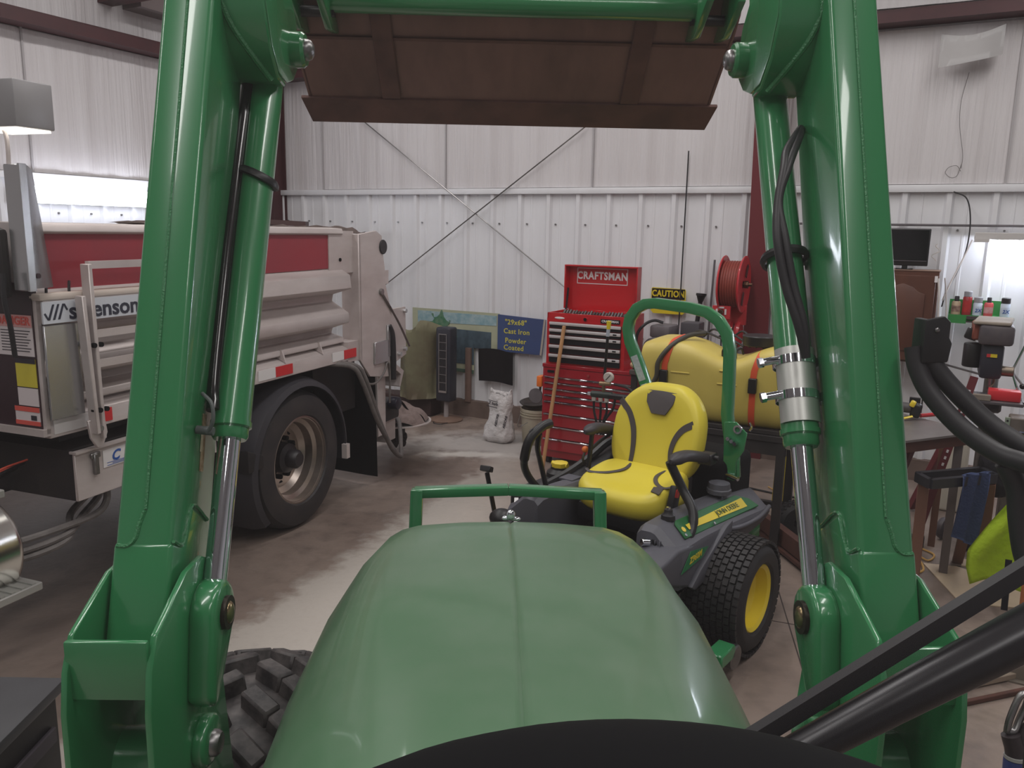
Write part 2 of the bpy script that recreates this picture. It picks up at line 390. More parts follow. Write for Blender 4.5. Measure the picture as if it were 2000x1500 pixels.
lug_tyre(T, (-.63, 1.80, .395), .425, .30, .2, LUGR)
mb = MB(); mb.box(-.5, .5, 1.72, 1.86, .36, .5); T.part('front_axle', mb, BLACKM)
# ---- loader arms
for s in (-1, 1):
    def X(a, b): return (s * a, s * b) if s > 0 else (s * b, s * a)
    prof = [(1.225, 1.16), (1.26, 1.25), (1.297, 1.344), (1.654, 2.334), (1.735, 2.56), (1.85, 2.78), (2.02, 2.93), (2.25, 2.98), (2.95, 2.86), (2.95, 2.72), (2.35, 2.79), (2.12, 2.76), (1.99, 2.64), (1.90, 2.45), (1.835, 2.27), (1.476, 1.28), (1.43, 1.17), (1.33, 1.10)]
    mb = MB(); mb.prism(prof, 'yz', *X(.588, .684)); mb.bevel(.010, 3)
    ARM = T.part('loader_arm', mb, GREEN)
    # overlapping lower casting with weld seam
    k = [(1.222, 1.14), (1.2605, 1.25), (1.3055, 1.372), (1.35, 1.352), (1.40, 1.405), (1.475, 1.35), (1.482, 1.27), (1.44, 1.14)]
    mb = MB(); mb.prism(k, 'yz', *X(.586, .686)); mb.bevel(.009, 3); T.part('pivot_casting', mb, GREEN, ARM)
    mb = MB()
    wp = [V(s * .5865, y, z) for y, z in ((1.31, 1.372), (1.35, 1.354), (1.40, 1.405), (1.47, 1.352))]
    mb.tube(wp, .0035, 6, 5)
    mb.tube([V(s * .680, 1.3045, 1.366), V(s * .662, 1.3045, 1.366), V(s * .650, 1.309, 1.378), V(s * .645, 1.317, 1.40), V(s * .638, 1.325, 1.422)], .004, 6)
    mb.tube([V(s * .636, 1.296 + .357 * t, 1.345 + .99 * t) for t in (.08, .5, 1.)] + [V(s * .636, 1.733, 2.555)], .0028, 6, 30)
    T.part('weld_seam', mb, GREENW, ARM)
    # upper gusset holding the cylinder head
    g = [(1.700, 2.33), (1.735, 2.26), (1.785, 2.215), (1.85, 2.205), (1.905, 2.22), (1.945, 2.25), (1.965, 2.30), (1.94, 2.36), (1.90, 2.40), (1.92, 2.50), (1.97, 2.62), (2.0, 2.75), (1.86, 2.80), (1.77, 2.60), (1.70, 2.40)]
    mb = MB(); mb.prism(g, 'yz', *X(.503, .515)); mb.bevel(.003); GS = T.part('cylinder_gusset', mb, GREEN, ARM)
    mb = MB(); mb.prism([(1.84, 2.205), (1.785, 2.215), (1.735, 2.26), (1.700, 2.33), (1.712, 2.335), (1.712, 2.40), (1.782, 2.60), (1.872, 2.80), (1.86, 2.80), (1.77, 2.60), (1.70, 2.40), (1.69, 2.33), (1.728, 2.25), (1.78, 2.203), (1.84, 2.195)], 'yz', *X(.505, .60)); mb.bevel(.003, 1); T.part('gusset_web', mb, GREEN, ARM)
    mb = MB(); mb.tube([V(s * .589, 1.70 + .07 * t, 2.40 + .2 * t) for t in (0, .5, 1)] + [V(s * .589, 1.86, 2.80)], .008, 8, 20); mb.tube([V(s * .520, 1.78, 2.20), V(s * .545, 1.74, 2.24), V(s * .575, 1.71, 2.29), V(s * .589, 1.695, 2.34), V(s * .589, 1.70, 2.40)], .007, 8); T.part('gusset_weld', mb, GREENW, ARM)
    mb = MB(); mb.lathe([(.0, .474), (.033, .474), (.038, .480), (.038, .505)], (0, 1.905, 2.285), (s, 0, 0), 24); T.part('pin_boss', mb, GREEN, ARM)
    mb = MB(); mb.lathe([(0, .455), (.012, .457), (.020, .462), (.023, .470), (.023, .475)], (0, 1.905, 2.285), (s, 0, 0), 20); T.part('pin_head', mb, STEEL, ARM, label='bare steel pin head')
    # bucket bracket
    mb = MB(); mb.prism([(2.70, 2.62), (2.72, 2.90), (2.98, 2.88), (3.0, 2.56), (2.86, 2.545)], 'yz', *X(.60, .625)); mb.prism([(2.70, 2.62), (2.72, 2.90), (2.98, 2.88), (3.0, 2.56), (2.86, 2.545)], 'yz', *X(.70, .725)); mb.bevel(.004); T.part('coupler_bracket', mb, GREEN, ARM)
    mb = MB(); mb.cyl((s * .59, 2.86, 2.60), (s * .74, 2.86, 2.60), .018); T.part('coupler_pin', mb, BLACKP, ARM)
    # ---- lift cylinder
    rb, rt = V(s * .543, 1.350, 1.225), V(s * .553, 1.905, 2.285); d = (rt - rb).normalized()
    L_ = (rt - rb).length
    q0 = rb + d * .335
    mb = MB(); mb.cyl(q0, rb + d * (L_ - .02), .0355, n=32); CY = T.part('lift_cylinder', mb, GREEN, label='green barrel of the lift cylinder')
    mb = MB(); mb.lathe([(.022, -.022), (.030, -.022), (.0335, -.016), (.0335, 0), (.038, .002), (.038, .012), (.0365, .012)], q0, d, 32); T.part('gland_nut', mb, GREEN, CY)
    mb = MB(); mb.cyl(rb, q0, .0205, n=32); T.part('piston_rod', mb, CHROME, CY, label='polished chrome piston rod')
    mb = MB(); mb.cyl(rb + V(s * .022, 0, 0), rb - V(s * .022, 0, 0), .034); T.part('rod_eye', mb, GREEN, CY)
    # ---- mast
    m_ = [(1.125, .35), (1.13, 1.16), (1.142, 1.225), (1.17, 1.275), (1.30, 1.322), (1.37, 1.322), (1.42, 1.295), (1.437, 1.22), (1.44, 1.08), (1.475, .85), (1.53, .6), (1.55, .35)]
    mb = MB(); mb.prism(m_, 'yz', *X(.562, .574)); mb.bevel(.004); MA = T.part('loader_mast', mb, GREEN)
    mb = MB(); mb.prism(m_, 'yz', *X(.690, .701)); mb.bevel(.004); T.part('outer_plate', mb, GREEN, MA)
    mb = MB(); mb.box(*X(.572, .698), 1.150, 1.162, 1.175, 1.272); mb.bevel(.003); T.part('cross_plate', mb, GREEN, MA)
    mb = MB(); mb.box(*X(.572, .698), 1.47, 1.48, .35, .9); T.part('back_plate', mb, GREEN, MA)
    # teardrop pin boss on the inner plate
    bp = [(y + 1.347, z + 1.222) for y, z in [(.06 * math.cos(a), .062 * math.sin(a)) for a in [R(x) for x in range(-40, 200, 20)]]] + [(1.262, 1.10), (1.285, 1.075), (1.32, 1.10)]
    mb = MB(); mb.prism(bp, 'yz', *X(.518, .565)); mb.bevel(.012, 3); T.part('rod_boss', mb, GREEN, MA)
    mb = MB(); mb.lathe([(.030, .510), (.030, .52)], (0, 1.347, 1.225), (s, 0, 0), 20); T.part('bushing', mb, mat('dark_oily_bushing', (46, 38, 30), .4, .6), MA)
    mb = MB(); mb.ball((s * .511, 1.347, 1.225), (.008, .017, .021)); T.part('pin_end', mb, mat('brass_toned_pin', (150, 132, 100), .25, 1.), MA)
    bp = [(y + 1.315, z + .995) for y, z in [(.05 * math.cos(a), .045 * math.sin(a)) for a in [R(x) for x in range(0, 360, 24)]]]
    mb = MB(); mb.prism(bp, 'yz', *X(.540, .565)); mb.bevel(.008, 3); T.part('lower_boss', mb, GREEN, MA)
    mb = MB(); mb.lathe([(0, .524), (.018, .526), (.023, .532), (.024, .541)], (0, 1.315, .99), (s, 0, 0), 24); T.part('lower_pin_head', mb, STEEL, MA)
    mb = MB(); mb.cyl((s * .576, 1.30, .97), (s * .695, 1.30, .97), .055); T.part('tilt_cylinder_base', mb, GREEN, MA)
    # black hoses and ties along the cylinder
    if s > 0:
        for k, off in enumerate((0, .014)):
            mb = MB(); mb.tube([V(.582, 1.74, 2.12), V(.556 + off * .5, 1.69, 2.10), V(.522 + off, 1.64, 2.065), V(.506 + off * .5, 1.60, 2.03), V(.486, 1.56, 1.965), V(.476 + off, 1.52, 1.895), V(.490 + off, 1.495, 1.81), V(.512 + off * .7, 1.475, 1.74), V(.530, 1.472, 1.68)], .0085, 10); T.part('cylinder_hose', mb, BLACKR, CY)
        c = rb + d * .71
        mb = MB(); mb.tube([c + V(.043 * math.cos(a), 0, 0) + Vector((0, -d.z, d.y)) * .048 * math.sin(a) for a in [PI * 2 * i / 16 for i in range(16)]], .006, 6, 2, closed=True, flat=1.6); CTI = T.part('cable_tie', mb, BLACKP, CY)
        # galvanised indicator plate held by two band clamps
        c0, c1 = rb + d * .365, rb + d * .50; nrm = Vector((0, -d.z, d.y))
        def ring(cc, r, a0, a1, wd, th, n=14):
            mb = MB(); rs = []
            for i in range(n + 1):
                a = a0 + (a1 - a0) * i / n; e = V(math.cos(a), 0, 0) + nrm * math.sin(a)
                rs.append([cc + e * r - d * wd / 2, cc + e * (r + th) - d * wd / 2, cc + e * (r + th) + d * wd / 2, cc + e * r + d * wd / 2])
            mb.quadring(rs); return mb
        mb = ring((c0 + c1) / 2, .038, R(20), R(170), .15, .002, 20); T.part('indicator_plate', mb, GALV, CY, label='galvanised plate strapped to the barrel')
        for cc in (rb + d * .483, rb + d * .412):
            mb = ring(cc, .0405, 0, 2 * PI, .017, .0012, 28); BC = T.part('band_clamp', mb, CHROME, CY)
            e = V(-1, 0, 0); mb = MB(); o_ = cc + V(-.048, 0, 0) + nrm * .012
            mb.cyl(o_ - V(.022, 0, .004), o_ + V(.016, 0, .004), .008, n=12); mb.cyl(o_ - V(.027, 0, .005), o_ - V(.018, 0, .003), .0105, n=6); T.part('clamp_screw', mb, CHROME, BC)
    else:
        mb = MB(); mb.tube([V(-.583, 1.83, 2.20), V(-.583, 1.74, 2.03), V(-.582, 1.64, 1.84), V(-.579, 1.53, 1.62), V(-.572, 1.49, 1.56)], .013, 12); T.part('cylinder_hose', mb, BLACKG, CY)
        mb = MB(); mb.tube([V(-.577, 1.452, 1.60), V(-.555, 1.435, 1.585), V(-.552, 1.43, 1.555), V(-.565, 1.435, 1.53)], .0035, 8); T.part('grease_hose', mb, mat('grey_rubber', (92, 96, 96), .5), CY)
        mb = MB(); mb.cyl((-.586, 1.44, 1.535), (-.555, 1.44, 1.532), .008, n=10); T.part('hose_fitting', mb, MATS['grey_rubber'], CY)
        c = rb + d * .875
        mb = MB(); mb.tube([c + V(.041 * math.cos(a), 0, 0) + (Vector((0, -d.z, d.y)) * .041 + d * -.01) * math.sin(a) + d * (-.018 * math.cos(a)) for a in [PI * 2 * i / 16 for i in range(16)]], .0055, 6, 2, closed=True, flat=1.7); T.part('cable_tie', mb, BLACKP, CY)
        # worn warning decal on the left arm
        dn = Vector((0, -.339 * -1, .941)); 
        mb = MB(); a0, a1 = V(-.5875, 1.445, 1.455), V(-.5875, 1.480, 1.556); pw = V(0, .018, -.0065)
        mb.plate([a0, a0 + pw, a1 + pw, a1], (1, 0, 0), .0008); DC = T.part('arm_decal', mb, mat('worn_brown_decal', (120, 92, 62), .5, noise=(60, .8), rgb2=(196, 176, 150)), ARM, label='worn brown and white warning decal')
        mb = MB(); mb.plate([V(-.5870, 1.4525, 1.49), V(-.5870, 1.4625, 1.4865), V(-.5870, 1.478, 1.53), V(-.5870, 1.468, 1.5335)], (1, 0, 0), .0008); T.part('decal_text_block', mb, mat('faded_white_print', (190, 176, 150), .5, noise=(140, .6)), ARM)
# ---- hose bundle on the right mast
HB = None
mb = MB(); mb.prism([(.686, 1.765), (.718, 1.772), (.730, 1.762), (.730, 1.735), (.736, 1.725), (.732, 1.692), (.686, 1.690)], 'xz', 1.358, 1.366); mb.box(.686, .70, 1.36, 1.40, 1.70, 1.765); mb.bevel(.003)
HB = T.part('hose_bracket', mb, BLACKP)
mb = MB(); mb.ball((.706, 1.357, 1.748), (.0045, .003, .0045)); T.part('bracket_bolt', mb, STEEL, HB)
for pts in ([(.692, 1.385, 1.715), (.697, 1.375, 1.68), (.714, 1.353, 1.637), (.750, 1.312, 1.588), (.790, 1.266, 1.556), (.825, 1.225, 1.545), (.87, 1.20, 1.50)],
            [(.714, 1.385, 1.72), (.722, 1.376, 1.69), (.752, 1.356, 1.648), (.800, 1.315, 1.595), (.845, 1.267, 1.560), (.882, 1.234, 1.54), (.91, 1.21, 1.50)],
            [(.80, 1.262, 1.542), (.822, 1.26, 1.50), (.832, 1.255, 1.44), (.845, 1.245, 1.38), (.87, 1.22, 1.32), (.88, 1.2, 1.0)]):
    mb = MB(); mb.tube([V(*p) - V(.008, 0, 0) for p in pts], .0165, 14); T.part('hydraulic_hose', mb, BLACKR)
# ---- cross tube and bucket
mb = MB(); mb.cyl((-.62, 2.86, 2.638), (.62, 2.86, 2.638), .042, n=28); CT = T.part('cross_tube', mb, GREEN)
mb = MB(); mb.tube([V(.60, 2.80, 2.66), V(.63, 2.79, 2.70), V(.66, 2.82, 2.66)], .012, 8); T.part('coupler_hook', mb, GREEN, CT)
def bk(pts): return pts
outer = [(3.246, 2.384), (2.957, 2.577), (2.90, 2.63), (2.875, 2.70), (2.88, 2.85), (2.93, 3.05), (3.0, 3.2)]
inner = [(3.015, 3.2), (2.945, 3.045), (2.893, 2.85), (2.888, 2.71), (2.91, 2.642), (2.965, 2.592), (3.252, 2.396)]
mb = MB(); mb.prism(outer + inner, 'yz', -.76, .76); BU = T.part('bucket', mb, RUST, label='rust-brown steel loader bucket seen from below')
for s in (-1, 1):
    mb = MB(); mb.prism([(3.246, 2.384), (2.957, 2.577), (2.90, 2.63), (2.875, 2.70), (2.88, 2.85), (2.93, 3.05), (3.0, 3.2), (3.2, 3.1), (3.5, 2.6), (3.33, 2.36)], 'yz', s * .76 - .007, s * .76 + .007); T.part('bucket_side', mb, RUST, BU)
    mb = MB(); mb.prism([(3.225, 2.392), (2.957, 2.571), (2.905, 2.62), (2.90, 2.61), (2.952, 2.560), (3.219, 2.382)], 'yz', s * .45 - .035, s * .45 + .035); mb.bevel(.003, 1); T.part('wear_strip', mb, RUST2, BU)
mb = MB(); mb.quadring([[(-x, y, z) for x in (x0,)] + [(x0, y, z), (x0, y + .006, z + .012), (-x0, y + .006, z + .012)] for x0, y, z in ((.795, 3.232, 2.382), (.775, 3.336, 2.308))]); mb.bevel(.002, 1)
T.part('cutting_edge', mb, RUST2, BU)
mb = MB(); mb.beam((-.75, 2.99, 2.548), (.75, 2.99, 2.548), .012, .006, up=(0, .55, .83)); T.part('bucket_seam', mb, RUST2, BU)
# ---- cab: dash cowl, wiper, windshield
mb = MB(); mb.ball((.045, .40, 1.414), (.31, .17, .196), 48, 24, 1.); T.part('dash_cowl', mb, BLACKM, label='matt black dashboard cowl')
mb = MB(); mb.beam((.20, .808, 1.315), (.70, .862, 1.628), .020, .014, up=(0, 1, 0)); mb.beam((.20, .812, 1.309), (.70, .866, 1.622), .004, .012, up=(0, 1, 0)); WP = T.part('wiper_blade', mb, BLACKR)
mb = MB(); mb.tube([V(.215, .79, 1.296), V(.40, .805, 1.398), V(.57, .825, 1.482), V(.78, .85, 1.585)], lambda t: .018 + .016 * t, 12, 8); T.part('wiper_arm', mb, mat('satin_black_metal', (34, 32, 36), .3, .3), WP)
mb = MB(); mb.tube([V(.50, .825, 1.478), V(.57, .84, 1.530), V(.66, .85, 1.585)], .016, 10); mb.b.free()
gm = D.materials.new('dusty_windshield_glass'); gm.use_nodes = True; nt = gm.node_tree; nt.nodes.clear()
o_ = nt.nodes.new('ShaderNodeOutputMaterial'); tr = nt.nodes.new('ShaderNodeBsdfTransparent'); di = nt.nodes.new('ShaderNodeBsdfDiffuse'); mx = nt.nodes.new('ShaderNodeMixShader')
no = nt.nodes.new('ShaderNodeTexNoise'); no.inputs['Scale'].default_value = 3; no.inputs['Detail'].default_value = 5; rp = nt.nodes.new('ShaderNodeMapRange'); rp.inputs[3].default_value = .02; rp.inputs[4].default_value = .055
tcg = nt.nodes.new('ShaderNodeTexCoord'); nt.links.new(tcg.outputs['Object'], no.inputs[0]); nt.links.new(no.outputs[0], rp.inputs[0]); nt.links.new(rp.outputs[0], mx.inputs[0])
tr.inputs[0].default_value = (.985, .99, .985, 1); di.inputs[0].default_value = (.75, .73, .74, 1)
nt.links.new(tr.outputs[0], mx.inputs[1]); nt.links.new(di.outputs[0], mx.inputs[2]); nt.links.new(mx.outputs[0], o_.inputs[0])
mb = MB(); mb.grid(lambda a, b_: ((a - .5) * 1.6, .70 - .12 * (2 * a - 1) ** 2 - .0 * b_, 1.18 + 1.5 * b_), 20, 1); T.part('windshield', mb, gm)
# ================================================================== DUMP TRUCK, frame x=b (lateral, + towards us), y=a (towards the rear), z
SS = mat('dusty_stainless_steel', (206, 196, 194), .42, .3, noise=(2.5, .5), rgb2=(156, 142, 138), stretch=(1, .5, 1.5))
SSC = mat('clean_stainless_sheet', (186, 186, 188), .25, .8)
REDP = mat('dusty_red_body_panel', (150, 46, 58), .5, noise=(3, .35), rgb2=(120, 58, 66))
MAROON = mat('dark_maroon_paint', (46, 22, 30), .45)
DARKC = mat('black_chassis', (24, 22, 25), .6, noise=(4, .6), rgb2=(52, 44, 42))
TYRE = mat('worn_tyre_rubber', (36, 34, 38), .6, noise=(6, .5), rgb2=(72, 64, 62), bump=(40, .2, .004))
RIM = mat('dusty_alloy_wheel', (176, 164, 156), .30, .85, noise=(4, .4))
WHITEST = mat('white_reflective_tape', (222, 218, 218), .4)
REDT = mat('red_reflective_tape', (200, 44, 48), .4)
K = Thing('dump_truck', 'stainless steel dump truck with red side panel and salt spreader at left', 'truck', TRK, (-2.95, 4.24, 0))
prof = [(-3.06, 1.90), (-2.98, 1.895), (-2.97, 1.86), (-3.0, 1.85), (-3.0, 1.63), (-2.925, 1.59), (-2.915, 1.50), (-3.06, 1.455), (-3.07, 1.41), (-2.94, 1.335), (-2.935, 1.27), (-3.07, 1.225), (-3.08, 1.19), (-2.985, 1.165), (-2.985, 1.13), (-3.03, 1.12), (-2.955, 1.09), (-2.95, 1.005), (-3.05, 1.005), (-3.12, 1.1), (-3.14, 1.9)]
mb = MB(); mb.prism(prof, 'xz', 2.42, 4.76); mb.bevel(.004, 1); BD = K.part('dump_body', mb, SS, label='ribbed stainless steel side of the dump body')
mb = MB(); mb.prism([(b, z) for b, z in [(-3.10, 1.05), (-5.25, 1.05), (-5.25, 1.86), (-5.2, 1.86), (-5.2, 1.1), (-3.10, 1.1)]], 'xz', 2.44, 4.9); mb.box(-5.2, -3.08, 2.46, 2.50, 1.1, 1.88); K.part('body_tub', mb, SS, BD)
mb = MB(); mb.grid(lambda a, b: (-3.16 + .15 * b - .02 * math.sin(a * 20), 3.0 + a * 2.15, 1.905 + .02 * math.sin(a * 33) * math.sin(b * 9 + a * 11) - .045 * a * b), 30, 4, .012); K.part('dirt_on_rail', mb, mat('caked_road_dirt', (128, 112, 106), .9, noise=(14, .6)), BD)
for a in (4.05, 4.45, 3.3):   # stub gussets on the lower shelf
    mb = MB(); mb.prism([(-3.0, 1.17), (-2.975, 1.165), (-2.95, 1.09), (-3.02, 1.12)], 'xz', a, a + .012); K.part('shelf_gusset', mb, SS, BD)
mb = MB(); mb.plate([(-2.998, 2.50, 1.62), (-2.998, 4.60, 1.635), (-2.998, 4.685, 1.85), (-2.998, 2.50, 1.895)], (1, 0, 0), .006); mb.bevel(.002, 1); K.part('red_panel', mb, REDP)
mb = MB(); mb.box(-3.06, -2.985, 4.60, 4.905, 1.60, 1.88); K.part('post_panel', mb, SS)
mb = MB(); mb.cyl((-2.985, 4.73, 1.69), (-2.978, 4.73, 1.69), .012, n=10); K.part('bolt', mb, BLACKM)
# rear corner post and tail gear
cp = [(4.90, .985), (4.90, 1.86), (5.0, 1.87), (5.14, 1.885), (5.22, 1.85), (5.235, 1.72), (5.26, 1.62), (5.27, 1.50), (5.36, 1.27), (5.375, 1.05), (5.36, .80), (5.21, .82), (5.03, .85)]
mb = MB(); mb.prism(cp, 'yz', -2.96, -2.94); mb.box(-3.08, -2.94, 4.895, 4.925, .985, 1.86); mb.bevel(.003, 1); PO = K.part('corner_post', mb, SS, label='stainless steel rear corner plate')
mb = MB(); mb.prism([(5.27, 1.30), (5.69, 1.30), (5.70, .92), (5.52, .88), (5.28, .80)], 'yz', -3.02, -3.0); mb.bevel(.003, 1); K.part('tail_plate', mb, SS, PO)
mb = MB(); mb.box(-2.938, -2.925, 5.08, 5.29, .93, 1.09); mb.bevel(.002, 1); K.part('hinge_plate', mb, SSC, PO)
mb = MB(); mb.prism([(5.24, 1.60), (5.33, 1.60), (5.33, 1.50), (5.25, 1.50)], 'yz', -2.965, -2.95); K.part('latch_tab', mb, SS, PO)
mb = MB(); mb.cyl((-2.93, 5.23, 1.77), (-3.12, 5.23, 1.77), .052, n=20); mb.bevel(.004, 1); K.part('rubber_stop', mb, BLACKR, PO)
mb = MB(); mb.tube([V(-2.932, 5.20, 1.44), V(-2.932, 5.45, 1.2), V(-2.932, 5.62, 1.0)], .009, 8); K.part('pull_rod', mb, STEEL, PO)
mb = MB(); mb.cyl((-2.935, 5.19, 1.45), (-2.92, 5.19, 1.45), .022, n=12); K.part('rod_pivot', mb, STEEL, PO)
mb = MB(); mb.tube([V(-2.935, 5.30, 1.19), V(-2.925, 5.33, 1.12), V(-2.925, 5.345, .95), V(-2.93, 5.35, .78)], .024, 10); K.part('rubber_strap', mb, BLACKR, PO)
mb = MB(); mb.box(-2.94, -2.925, 5.27, 5.31, .96, 1.2); mb.bevel(.003, 1); K.part('slide_handle', mb, SSC, PO)
mb = MB(); mb.box(-3.0, -2.996, 5.385, 5.455, .96, 1.09); K.part('yellow_decal', mb, mat('yellow_decal', (205, 190, 60), .5), PO)
for a_, z_ in ((5.66, 1.27), (5.66, .97), (5.57, .94), (5.40, 1.15)):
    mb = MB(); mb.cyl((-3.0, a_, z_), (-2.975, a_, z_), .018, n=6); K.part('bolt', mb, SSC, PO)
# leg plate, spreader gearbox, spinner
mb = MB(); mb.box(-3.04, -2.99, 5.22, 5.34, .35, .86); mb.bevel(.003, 1); SP = K.part('spreader_leg', mb, SS)
mb = MB(); mb.prism([(5.42, .82), (5.50, .87), (5.62, .80), (5.56, .68), (5.54, .69), (5.57, .78), (5.50, .82), (5.45, .78)], 'yz', -3.25, -2.98); mb.bevel(.002, 1); K.part('deflector', mb, SS, SP)
mb = MB(); mb.cyl((-3.02, 5.46, .57), (-2.94, 5.46, .57), .05, n=20); mb.bevel(.008, 2); K.part('motor_cap', mb, mat('dark_blue_black_plastic', (28, 26, 40), .4), SP)
mb = MB(); mb.box(-3.25, -3.02, 5.33, 5.62, .42, .58); mb.bevel(.02, 2); K.part('gearbox', mb, DARKC, SP)
mb = MB(); mb.box(-3.22, -3.06, 5.46, 5.62, .24, .43); mb.bevel(.004, 1); K.part('chute_box', mb, SS, SP)
DIRT = mat('caked_salt_dirt', (128, 112, 108), .95, noise=(12, .6), rgb2=(92, 78, 74), bump=(25, .8, .02))
mb = MB(); mb.lathe([(0, 0), (.30, 0), (.30, .008), (0, .008)], (-3.25, 5.98, .29), (0, 0, 1), 32); SN = K.part('spinner_disc', mb, SS, SP)
rnd = random.Random(3)
mb = MB()
mb.grid(lambda a, b: (-3.25 + .28 * a * math.cos(2 * PI * b), 5.98 + .28 * a * math.sin(2 * PI * b), .305 + .16 * (1 - a) ** .7 + .03 * math.sin(9 * a + 14 * b) * (1 - a * .5) + .02 * math.sin(2 * PI * b * 5) * a), 14, 36); o = K.part('dirt_heap', mb, DIRT, SN)
mb = MB(); mb.cyl((-3.25, 5.98, .10), (-3.25, 5.98, .26), .075, .08, n=14)
for i in range(10): mb.ball((-3.25 + .06 * math.cos(i * 2.2), 5.98 + .07 * math.sin(i * 2.2), .10 + .02 * (i % 4)), .035, 8, 6)
o = K.part('spinner_motor', mb, DARKC, SP)
# hoses to the spinner
HOSE = mat('dusty_grey_hose', (108, 102, 100), .6, noise=(20, .5))
for k, off in enumerate((0, .05)):
    mb = MB(); mb.tube([V(-2.99, 4.56 + off, 1.01), V(-2.90, 4.72 + off, .97), V(-2.87, 4.80 + off, .86), V(-2.87, 5.0 + off * .6, .54), V(-2.88, 5.22, .30 - off * .3), V(-2.90, 5.40, .165), V(-2.98, 5.56, .19), V(-3.05, 5.68, .30), V(-3.1, 5.74, .37), V(-3.17, 5.78, .33), V(-3.2, 5.85, .27)], .017, 10); K.part('hydraulic_hose', mb, HOSE)
mb = MB(); mb.tube([V(-2.93, 4.84, .93), V(-2.92, 4.95, .82), V(-2.92, 5.08, .80), V(-2.92, 5.2, .86), V(-2.93, 5.26, .92), V(-2.93, 5.30, .86), V(-2.95, 5.33, .60)], .008, 8); K.part('air_line', mb, HOSE)
# reflective tape
for a0, a1, z0, m in ((3.79, 3.95, 1.02, WHITEST), (3.95, 4.12, 1.02, REDT), (4.56, 4.70, 1.022, WHITEST), (4.70, 4.86, 1.022, REDT), (2.44, 2.66, 1.02, WHITEST), (2.66, 2.745, 1.02, REDT)):
    mb = MB(); mb.box(-2.952, -2.947, a0, a1 - .002, z0, z0 + .06); K.part('reflective_tape', mb, m, label='white reflective tape' if m is WHITEST else 'red reflective tape')
mb = MB(); mb.box(-3.06, -2.955, 4.76, 4.90, .99, 1.13); K.part('sill_end', mb, SS)
# ---- wheels
def truck_wheel(b, a, R_=.445, w=.27, outer=True):
    mb = MB(); h = w
    mb.lathe([(.275, 0), (.29, .02), (.34, .028), (R_ - .03, .012), (R_ - .008, -.02), (R_, -.05), (R_, -.09), (R_ - .012, -.093), (R_ - .012, -.10), (R_, -.103), (R_, -.14), (R_ - .012, -.143), (R_ - .012, -.15), (R_, -.153), (R_, -h + .04), (R_ - .02, -h + .01), (.34, -h), (.275, -h)], (b, a, R_), (1, 0, 0), 56, closed=True)
    ty = K.part('tyre', mb, TYRE)
    mb = MB(); mb.lathe([(.272, .012), (.282, .010), (.282, .0), (.266, -.004), (.262, -.05), (.236, -.065), (.232, -.12), (.20, -.15), (.07, -.155), (.0, -.155), (0, -.17), (.25, -.17)], (b, a, R_), (1, 0, 0), 48, closed=True); rm = K.part('wheel_rim', mb, RIM, ty)
    if outer:
        mb = MB(); mb.lathe([(0, .0), (.045, -.002), (.06, -.02), (.062, -.07), (.095, -.085), (.10, -.15)], (b, a, R_), (1, 0, 0), 24); K.part('hub', mb, mat('black_hub', (34, 31, 36), .45, noise=(20, .4)), ty)
        for i in range(10):
            an = 2 * PI * i / 10; mb = MB(); c = V(b, a + .125 * math.cos(an), R_ + .125 * math.sin(an)); mb.cyl(c + V(-.155, 0, 0), c + V(-.115, 0, 0), .016, n=6); K.part('lug_nut', mb, BLACKM, ty)
        for i in range(10):
            an = 2 * PI * (i + .5) / 10; mb = MB(); c = V(b, a + .178 * math.cos(an), R_ + .178 * math.sin(an)); mb.cyl(c + V(-.1545, 0, 0), c + V(-.151, 0, 0), .021, n=14); K.part('hand_hole', mb, mat('hole_black', (6, 6, 8), .9), ty)
    return ty
truck_wheel(-2.975, 4.20)
truck_wheel(-3.31, 4.20, outer=False)
# quarter fender
mb = MB(); rs = []
for i in range(29):
    t = R(-14 + 232 * i / 28); ca, sa = math.cos(t), math.sin(t)
    rs.append([(b_, 4.20 + r_ * ca, .445 + r_ * sa) for b_, r_ in ((-2.93, .475), (-2.945, .51), (-3.02, .535), (-3.62, .535), (-3.62, .528), (-3.02, .528), (-2.955, .50), (-2.945, .475))])
mb.quadring(rs); FE = K.part('fender', mb, mat('dull_black_fender', (48, 46, 52), .5))
mb = MB(); mb.box(-2.95, -2.91, 4.65, 4.69, .34, .44); K.part('fender_clip', mb, SS, FE)
mb = MB(); mb.prism([(3.66, .50), (3.80, .50), (3.80, .58), (3.66, .64)], 'yz', -3.3, -2.94); mb.bevel(.01, 2); K.part('fender_bracket', mb, DARKC, FE)
# mud flap
mb = MB(); mb.grid(lambda a, b: (-3.55 + .60 * a, 5.13 + .015 * math.sin(a * 5) + .02 * (1 - b), .07 + .80 * b), 8, 4, .012); K.part('mud_flap', mb, mat('black_flap_rubber', (18, 17, 20), .7))
# chassis
mb = MB(); mb.box(-3.75, -3.62, 1.5, 5.3, .62, .92); K.part('frame_rail', mb, DARKC)
mb = MB(); mb.box(-4.75, -4.62, 1.5, 5.3, .62, .92); K.part('frame_rail', mb, DARKC)
mb = MB(); mb.cyl((-4.9, 4.20, .445), (-3.2, 4.20, .445), .09, n=16); mb.bevel(.01, 1); K.part('rear_axle', mb, DARKC)
mb = MB(); mb.box(-3.6, -3.12, 2.6, 3.9, .93, 1.02); K.part('sub_frame', mb, DARKC)
mb = MB(); mb.box(-3.62, -3.10, 4.55, 5.08, .60, 1.0); K.part('spring_hanger', mb, DARKC)
mb = MB(); mb.box(-4.4, -3.9, 1.5, 5.2, .50, 1.02); K.part('underbody_black_box', mb, DARKC)  # black box added so the space under the body stays dark
